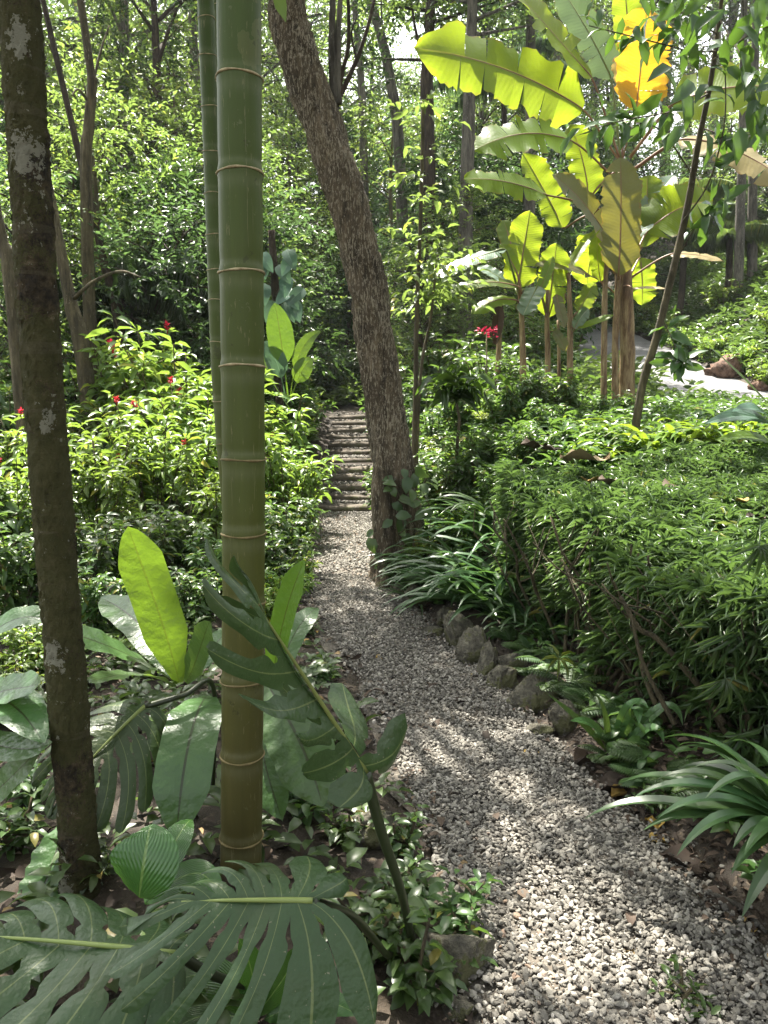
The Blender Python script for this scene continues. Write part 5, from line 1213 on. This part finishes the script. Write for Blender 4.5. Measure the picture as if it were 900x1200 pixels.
x, y = scatter(15000, -18, 4.5, 10.8, 36); er = x - np.interp(y, PY, PR); el = np.interp(y, PY, PL) - x; d_, _, s_ = road_near(x, y)
m = ((np.maximum(er, el) > .25) | (y > 17)) & (d_ > ROAD_W + .2) & (R.random(len(x)) < np.clip(1.5 - y / 30, .4, 1)); cover(mb, x[m], y[m], .22, .09, 8, .75, S2, .5)
tag(mb.build('forest_undergrowth', FOREST[0]), kind='stuff')
# small leafy plants round the stones and stalks in front
for px, py, s, lab in ((355, 960, .8, 'leafy seedling with pale green leaves right of the bamboo foot'), (385, 935, .7, 'smaller leafy seedling behind the pale one by the bamboo'), (470, 1000, .55, 'seedling right of the tall monstera stalk, over the yellowish stone'),
      (470, 1060, .7, 'glossy seedling at the foot of the tall monstera stalk'), (520, 1105, .8, 'leafy seedling leaning over the big dark corner rock'), (480, 1170, .9, 'dark glossy seedling left of the ochre stone'), (530, 1130, .55, 'drooping seedling on the front of the corner rock'),
      (405, 985, .5, 'tiny seedling left of the cream rock'), (440, 1110, .8, 'dark seedling under the fingered monstera leaf'), (110, 1030, .6, 'small seedling right of the mossy trunk foot'), (20, 1000, .8, 'leafy seedling low at the left picture edge'), (30, 940, .8, 'second low leafy seedling at the left edge, farther back'), (395, 870, .5, 'seedling on the left gravel edge beyond the stalk'), (380, 800, .5, 'small seedling on the left gravel edge behind the split leaf'), (360, 745, .5, 'small seedling on the left edge of the gravel, further back'), (800, 1185, .35, 'tiny green seedling growing out of the near gravel'), (770, 945, .35, 'tiny seedling beside the mustard yellow fallen leaf')):
    s *= .72; s_, f, fl = shrub_parts(.26 * s, .17 * s, 5, 4, .085 * s + .015, .045 * s + .006, 1, low=.2); o = thing('seedling', lab, 'plant', gp(px, py), 'seedlings along the gravel')
    s_.build('stems', STEMBARK, o, np.zeros(3)); f.build('foliage', COVER if R.random() < .5 else SHRUBD, o, np.zeros(3))
lp = thing('broad_leaf_plant', 'dark plant with a few broad arching leaves under the hedge front', 'plant', g(715, 3.35))
for a0, a1, a2, w_ in (((715, 880), (700, 838), (668, 845), 16), ((715, 880), (708, 820), (695, 812), 16), ((718, 882), (738, 800), (760, 830), 16), ((720, 882), (752, 800), (748, 850), 18), ((712, 882), (690, 850), (640, 812), 12), ((722, 885), (770, 830), (778, 870), 16), ((725, 885), (790, 790), (800, 850), 14)):
    b = MB(); blade(b, [at(*a0, 3.3), at(*a1, 3.2), at(*a2, 3.1)], w_ * pxm(3.2) * .5, nrm(np.array([0, -.6, .8])), 16, 3, .12, .02, 3, 0, .4, lambda u: np.clip(np.sin(np.pi * u ** .8) ** .8, .02, 1)); b.build('leaf', NEST, lp)

# ================================================================== FOREST
def tree_parts(h, r0, cb, cr, limbs, tw, L, W, bush=False, lean=0., nl=9, droop=.3, top=1.):
    tr_, cr_ = MB(), MB()
    k = spline([np.array([0, 0, -.2]), np.array([lean * .3 + R.normal() * .1, R.normal() * .1, h * .35]), np.array([lean * .7 + R.normal() * .2, R.normal() * .2, h * .7]), np.array([lean, 0, h])], 40)
    tube(tr_, k, [r0 * 1.25, r0, r0 * .85, r0 * .6, r0 * .25], 10, 0, .03)
    for i in range(limbs):
        f = cb + (1 - cb) * (i + R.random()) / limbs; s = k[min(int(f * 40), 40)]
        a = i * 2.4 + R.random(); el = R.uniform(.05, .8) if not bush else R.uniform(-.1, .7)
        d = np.array([math.cos(a) * math.cos(el), math.sin(a) * math.cos(el), math.sin(el)]); l = cr * R.uniform(.6, 1.1) * (1 - .45 * max(0, (f - cb) / (1 - cb)) ** 2)
        b = spline([s, s + d * l * .5 + Zv * .12 * l, s + d * l - Zv * droop * .25 * l], 10); tube(tr_, b, [r0 * .32, r0 * .06 + .004], 6)
        bb = [b]
        for q_ in range(2):
            s2 = b[R.integers(3, 8)]; d2 = nrm(d + R.normal(size=3) * .7); l2 = l * .5; b2_ = spline([s2, s2 + d2 * l2 * .5, s2 + d2 * l2 - Zv * .1], 8); tube(tr_, b2_, [r0 * .14, .005], 5); bb.append(b2_)
        for b_ in bb:
            n = max(4, int(tw / limbs / 3)); st = b_[R.integers(len(b_) // 3, len(b_), n)] + R.normal(size=(n, 3)) * cr * .11
            twigs(cr_, st, nrm(d + R.normal(size=(n, 3)) * .9), .55 * (L / .14) ** .5, nl, L, W, S2, droop, .4)
    return tr_, cr_
def make_tree(name, look, leafm, barkm, *a, **k):
    t_, c_ = tree_parts(*a, **k); o = local(name, 'x', 'tree', 'trees of the forest behind'); t_.build('trunk', barkm, o); c_.build('crown', leafm, o); o['look'] = look
    return reg(o)
TALL = [make_tree('forest_tree', 'tall mid green forest tree', FOREST[0], GREYBARK, 12.5, .17, .42, 3.0, 20, 620, .15, .065),
        make_tree('forest_tree', 'tall light green forest tree', FOREST[1], GREYBARK, 13.5, .15, .45, 3.2, 20, 560, .16, .07),
        make_tree('forest_tree', 'tall dark leaved forest tree', FOREST[2], DARKBARK, 12., .18, .38, 2.8, 20, 640, .17, .065),
        make_tree('forest_tree', 'tall blue-green forest tree', FOREST[3], GREYBARK, 13., .16, .40, 3.1, 20, 600, .15, .06)]
LOWT = [make_tree('small_tree', 'small airy light green tree', FOREST[1], STEMBARK, 5.2, .06, .15, 1.7, 22, 640, .10, .044, bush=True),
        make_tree('small_tree', 'small mid green bushy tree', FOREST[0], DARKBARK, 4.6, .07, .12, 1.7, 24, 680, .10, .046, bush=True),
        make_tree('small_tree', 'small dark glossy leaved tree', FOREST[2], DARKBARK, 5., .07, .12, 1.6, 22, 400, .18, .065, bush=True),
        make_tree('small_tree', 'small blue-green bushy tree', FOREST[3], DARKBARK, 4.2, .06, .1, 1.6, 22, 520, .135, .054, bush=True)]
def ptree(pool, i, px, Y, sc, dz=2.):
    src = pool[i]; o = proto_place(src, USED, g(px, Y, -.05), R.random() * 6.28, (sc * R.uniform(.92, 1.1), sc * R.uniform(.92, 1.1), sc))
    later(o, o['look'], dz); return o
# understorey trees and tall shrubs that close the view
for i, px, Y, sc in ((1, 40, 10.5, .8), (0, 120, 12.5, 1.0), (2, 185, 13.2, .85), (3, 225, 11.8, .8), (1, 150, 16, 1.2), (0, 90, 17, 1.3), (3, 10, 13.5, 1.0), (2, -20, 16, 1.2), (0, 215, 17.5, 1.2), (1, 275, 14.5, 1.), (3, 290, 16.5, 1.),
        (2, 300, 13.2, .75), (3, 325, 18.5, .9), (0, 340, 22, 1.2), (1, 385, 23, 1.0), (2, 410, 22., .7), (3, 425, 25, 1.2), (0, 460, 22, 1.2), (3, 480, 16.5, .75), (1, 500, 14.5, .6), (2, 520, 18, .9), (0, 545, 16, .7), (3, 570, 19, 1.), (2, 610, 18, .9), (3, 640, 21, 1.1),
        (1, 590, 14, .55), (2, 670, 25, 1.2), (0, 700, 28, 1.3), (3, 740, 27, 1.2), (0, 800, 29, .9), (0, 850, 27, .9), (3, 900, 25, .85), (1, 960, 21, .8), (1, 820, 31, 1.3), (3, 880, 27, 1.2), (0, 930, 24, 1.2), (0, -60, 12, 1.1), (2, 60, 20, 1.4), (1, 250, 21, 1.4), (3, 180, 22, 1.4), (1, 20, 24, 1.5), (0, 130, 25, 1.6), (2, 380, 26, 1.5), (1, 560, 26, 1.5), (3, 500, 25, 1.4), (0, 300, 36, 2.1), (3, 360, 38, 2.2), (0, 420, 40, 2.1), (1, 470, 36, 2.), (3, 520, 38, 2.1), (0, 580, 40, 2.2), (1, 640, 38, 2.), (3, 700, 40, 2.1), (0, 60, 34, 2.1), (3, 130, 36, 2.2), (1, 200, 36, 2.), (0, 250, 32, 1.8), (3, 0, 34, 2.1), (1, 340, 30, 1.7), (3, 450, 30, 1.6), (0, 540, 31, 1.6)):
    ptree(LOWT, i, px, Y, sc)
for i, px, Y, sc in ((0, 70, 19, .95), (1, 150, 20, 1.), (2, 195, 18, .8), (0, 240, 23, 1.), (3, 20, 22, 1.), (1, 300, 27, 1.1), (0, 345, 29, 1.05), (3, 400, 31, 1.1), (1, 440, 35, 1.), (3, 560, 27, 1.), (2, 600, 32, 1.2), (0, 645, 29, 1.1), (1, 690, 34, 1.1), (0, 740, 34, 1.1), (3, 800, 33, 1.), (0, 850, 34, 1.2), (1, 900, 33, 1.1), (1, 960, 30, 1.), (3, -60, 20, 1.1),
        (0, 110, 31, 1.4), (2, 270, 36, 1.4), (3, 180, 34, 1.4), (1, 50, 33, 1.4), (0, 780, 40, 1.5), (3, 870, 38, 1.5), (2, 660, 42, 1.5), (0, 960, 36, 1.4), (3, 330, 44, 1.5), (2, 0, 42, 1.6), (1, 220, 46, 1.6) , (0, 60, 52, 1.8), (3, 160, 55, 1.8), (1, 300, 54, 1.8), (0, 620, 55, 1.8), (1, 720, 56, 1.8), (3, 830, 54, 1.8)):
    ptree(TALL, i, px, Y, sc)
# clearly seen trunks
def seen_trunk(label, pts, w, Y, bark, crown=True, limbs=(), leafm=0):
    P_ = [at(a_, b_, Y) for a_, b_ in pts]; z0 = tz(P_[0][0], P_[0][1]); P_[0] = np.array([P_[0][0], P_[0][1], z0 - .1])
    d = nrm(P_[-1] - P_[-2]); P_.append(P_[-1] + d * 3.5); o = thing('forest_tree', label, 'tree', (P_[0][0], P_[0][1], z0), 'trees of the forest behind')
    m = pxm(Y); b = MB(); c = spline(P_, 60); tube(b, c, [w * m * .62, w * m * .5, w * m * .42, w * m * .25], 14, 0, .03)
    for l_ in limbs: tube(b, spline([at(a_, b_, Y + dy) for a_, b_, dy in l_], 16), [w * m * .15, w * m * .06], 8, 0, .03)
    b.build('trunk', bark, o)
    if crown:
        cm, lm = MB(), MB()
        for k in range(14):
            s = c[int(60 * (.72 + .28 * R.random()))]; a_ = k * 2.4; dd = np.array([math.cos(a_), math.sin(a_), .3]); l = R.uniform(1.2, 2.6); bb = spline([s, s + dd * l * .5, s + dd * l], 8); tube(lm, bb, [w * m * .14, .01], 5)
            twigs(cm, bb[R.integers(3, 9, 24)] + R.normal(size=(24, 3)) * .35, nrm(dd + R.normal(size=(24, 3)) * .8), .55, 9, .15, .065, keep=CARVE)  # leaves between the sun and the chosen patches are left out
        lm.build('limb', bark, o); cm.build('crown', FOREST[leafm], o)
seen_trunk('straight grey trunk crossing behind the longest banana leaf', [(546, 440), (545, 300), (548, 180), (551, 90), (554, -10)], 15, 15.5, GREYBARK)
seen_trunk('dark forked forest trunk right of the leaning tree top', [(497, 420), (500, 300), (502, 190), (500, 100), (503, 40)], 16, 17, DARKBARK, limbs=[[(501, 110, 0), (512, 60, .3), (520, 10, .5)], [(500, 80, 0), (488, 40, -.2), (480, -10, -.4)]], leafm=2)
seen_trunk('pale slanting trunk between leaning tree and the forked one', [(478, 300), (468, 180), (455, 80), (440, 20), (425, -20)], 11, 19, GREYBARK, limbs=[[(455, 80, 0), (448, 30, .2), (446, -20, .2)]], leafm=1)
seen_trunk('pale thin trunk seen just right of the leaning trunk', [(432, 260), (425, 140), (420, 60), (414, -10)], 8, 22, GREYBARK, leafm=1)
seen_trunk('grey trunk behind the wide upper banana leaf', [(620, 300), (621, 200), (622, 100), (622, -10)], 12, 17, GREYBARK, leafm=3)
seen_trunk('pale thin trunk at the right edge, left of its twin', [(868, 300), (869, 200), (871, 120), (872, 20)], 9, 20, GREYBARK, leafm=3)
seen_trunk('pale thin trunk closest to the right picture edge', [(884, 300), (882, 220), (884, 120), (886, 10)], 9, 21, GREYBARK, leafm=0)
seen_trunk('leafy crooked trunk between the mossy trunk and the bamboo', [(98, 300), (101, 220), (104, 150), (108, 95), (103, 60)], 12, 10.5, STEMBARK, limbs=[[(107, 105, 0), (118, 60, .2), (128, 30, .3)], [(104, 120, 0), (92, 105, -.2), (84, 112, -.3)]], crown=False)
seen_trunk('stout leaning pale stump trunk right of the mossy trunk', [(112, 470), (96, 410), (84, 360), (76, 320)], 17, 9.8, STEMBARK, crown=False, limbs=[[(84, 352, 0), (110, 330, -.2), (140, 318, -.4), (165, 325, -.5)]])
seen_trunk('leaning brown trunk at the left picture edge', [(25, 400), (12, 330), (2, 280), (-10, 220)], 14, 9.0, STEMBARK, crown=False)
seen_trunk('slanting bare trunk low between mossy trunk and bamboo', [(150, 430), (138, 370), (125, 320), (118, 290)], 11, 11, DARKBARK, crown=False)

# palms
def palm(label, px, Y, h, nf, L, mat, droop=.8, hd=.0):
    b0 = g(px, Y); o = thing('palm', label, 'palm', b0, 'palms in the forest'); mb = MB(); tube(mb, spline([b0 - Zv * .1, b0 + Zv * h * .5 + np.array([.05, 0, 0]), b0 + Zv * h], 20), [.10, .08], 10, 0, .04); mb.build('trunk', DARKBARK, o)
    mb = MB(); T_ = b0 + Zv * h
    for k in range(nf):
        a = k * 2.4 + R.random() * .4; e = R.uniform(.1, 1.1); hv = np.array([math.cos(a), math.sin(a), 0]); l = L * R.uniform(.8, 1.1)
        c = bez([T_, T_ + l * .5 * (hv * math.cos(e) + Zv * math.sin(e)), T_ + l * (hv * .9 + Zv * (math.sin(e) * .5 - droop * .45))], 30)
        tube(mb, c, [.018, .005], 5, .2, cap=False); t = nrm(np.gradient(c, axis=0)); sd = nrm(np.cross(t, Zv)); u = np.linspace(0, 1, 31); ll = l * .33 * np.sin(np.pi * (u * .8 + .15)) ** .7
        for sg in (1, -1):
            for rp_ in (0, .5): leaves(mb, c[3:] + rp_ * np.gradient(c, axis=0)[3:], (sd * sg * .8 + t * .5 - Zv * droop)[3:] + R.normal(size=(28, 3)) * .08, np.cross(sd, t)[3:], ll[3:], .032, S3)
    mb.build('crown', mat, o)
palm('dark palm with drooping fronds between mossy trunk and bamboo', 155, 12.2, 2.6, 13, 1.7, FOREST[2], 1.3)
palm('low dark palm with stiff fronds at the pale stump', 118, 9.6, .35, 13, 1.1, FOREST[2], .5)
palm('tall palm with feathery fronds behind the upper banana leaves', 585, 23, 7.2, 12, 2.3, FOREST[3], .6)
palm('blue-green palm behind the bananas on their right', 795, 22, 3.4, 12, 1.8, FOREST[1], .7)
palm('small palm with arching fronds on the bank at the right edge', 850, 21, 1.8, 10, 1.5, FOREST[0], .5)
palm('young palm low behind the red flowering shrubs', 205, 11.3, .6, 11, 1.2, FOREST[2], .6)
# middle-distance shrubs closing gaps under the trees
for px, Y, s in ((20, 9.5, 1.5), (75, 11.5, 1.6), (150, 11., 1.3), (205, 12.5, 1.6), (250, 12.5, 1.5), (300, 12.5, 1.3), (330, 14.5, 1.5), (345, 13.2, 1.1), (335, 15.5, 1.4), (375, 18., 1.3), (405, 19, 1.6), (430, 18.5, 1.3), (455, 14, 1.1), (470, 12, 1.1), (495, 12.5, 1.3), (515, 13.5, 1.2), (545, 13, 1.1), (565, 11.6, 1.), (585, 12.5, 1.1), (620, 14.5, 1.2), (650, 17, 1.4), (600, 16, 1.6), (660, 13.4, .8), (640, 12.2, .8), (670, 20, 1.5), (-30, 11, 1.6), (450, 11, .8)):
    o = place(GS, px, Y, sc=s, look='tall leafy forest edge shrub')
for px, Y, s in ((800, 19, 1.), (835, 17.5, .9), (870, 16, .9), (780, 22, 1.2), (895, 14.5, .8), (850, 20, 1.1), (915, 16, 1.), (720, 27, 1.3), (690, 28.5, 1.1), (760, 24.5, 1.)):
    place(GB, px, Y, sc=s, look='bushy shrub on the hillside beyond the road')
# red torch flower cluster by the bananas
fs = thing('torch_flower', 'red flower head on a stalk left of the banana clump', 'flower', g(571, 9.2)); mb = MB(); N = 32; c = at(570, 389, 9.2)
leaves(mb, c + R.normal(size=(N, 3)) * np.array([.06, .04, .03]), rdir(N, -.2, 1), rdir(N), .06, .025, S2); mb.build('flower_head', RED, fs); mb = MB(); tube(mb, [np.array(fs.location), c], [.01, .007], 6); mb.build('stem', STEMBARK, fs)

settle_labels()
for o in PALL:
    if o.name not in USED:
        for ch in list(o.children): bpy.data.objects.remove(ch, do_unlink=True)
        bpy.data.objects.remove(o, do_unlink=True)

# ================================================================== LIGHT, SKY, CAMERA
w = bpy.data.worlds.new('World'); scene.world = w; w.use_nodes = True
nt = w.node_tree; bg = nt.nodes['Background']; sky = nt.nodes.new('ShaderNodeTexSky'); sky.sky_type = 'NISHITA'; sky.sun_disc = False
sky.sun_elevation = math.asin(SUN[2]); sky.sun_rotation = math.atan2(SUN[0], SUN[1]); sky.air_density = 1.; sky.dust_density = 2.5; sky.ozone_density = .6
hz_ = mix(nt, .82, sky.outputs[0], mix(nt, 1., node(nt, 'ShaderNodeRGBToBW', {0: sky.outputs[0]}).outputs[0], (1.0, .985, .93), 'MULTIPLY'))   # hazy, milky sky
nt.links.new(hz_, bg.inputs[0]); bg.inputs[1].default_value = .15
sl = bpy.data.lights.new('sun', 'SUN'); sl.energy = 5.; sl.angle = rad(.53); sl.color = (1., .94, .84)
so = bpy.data.objects.new('sun', sl); COL.objects.link(so); so.location = (0, 0, 30)
so.rotation_euler = Vector(tuple(SUN)).to_track_quat('Z', 'Y').to_euler()
hz = [(-95., -31., -2.), (95., 121., 46.)]
hm = MB(); (x0, y0, z0), (x1, y1, z1) = hz
hm.add([[x0, y0, z0], [x1, y0, z0], [x1, y1, z0], [x0, y1, z0], [x0, y0, z1], [x1, y0, z1], [x1, y1, z1], [x0, y1, z1]], [[0, 3, 2, 1], [4, 5, 6, 7], [0, 1, 5, 4], [1, 2, 6, 5], [2, 3, 7, 6], [3, 0, 4, 7]])
hmat, nt, out = new_mat('forest_air'); pv = node(nt, 'ShaderNodeVolumePrincipled', {'Color': c4((.90, .95, 1.)), 'Density': HAZE, 'Anisotropy': .3}); nt.links.new(pv.outputs[0], out.inputs['Volume'])
if HAZE: tag(hm.build('haze', hmat, smooth=False), kind='stuff')
cd = bpy.data.cameras.new('camera'); cam = bpy.data.objects.new('camera', cd); COL.objects.link(cam)
cd.sensor_fit = 'VERTICAL'; cd.sensor_height = 36; cd.lens = 36 * F / 1200; cd.clip_end = 500; cd.clip_start = .05
cam.location = tuple(CAM); cam.rotation_euler = (math.pi / 2 - PITCH, 0, 0); scene.camera = cam
scene.view_settings.view_transform = 'Standard'; scene.view_settings.look = 'None'; scene.view_settings.gamma = 1; scene.view_settings.use_curve_mapping = False
scene.view_settings.exposure = 2.35
scene.render.engine = 'CYCLES'; cy = scene.cycles
cy.max_bounces = 9; cy.diffuse_bounces = 4; cy.glossy_bounces = 3; cy.transmission_bounces = 4; cy.transparent_max_bounces = 4
cy.use_denoising = True; cy.sample_clamp_indirect = 6.; cy.caustics_reflective = False; cy.caustics_refractive = False
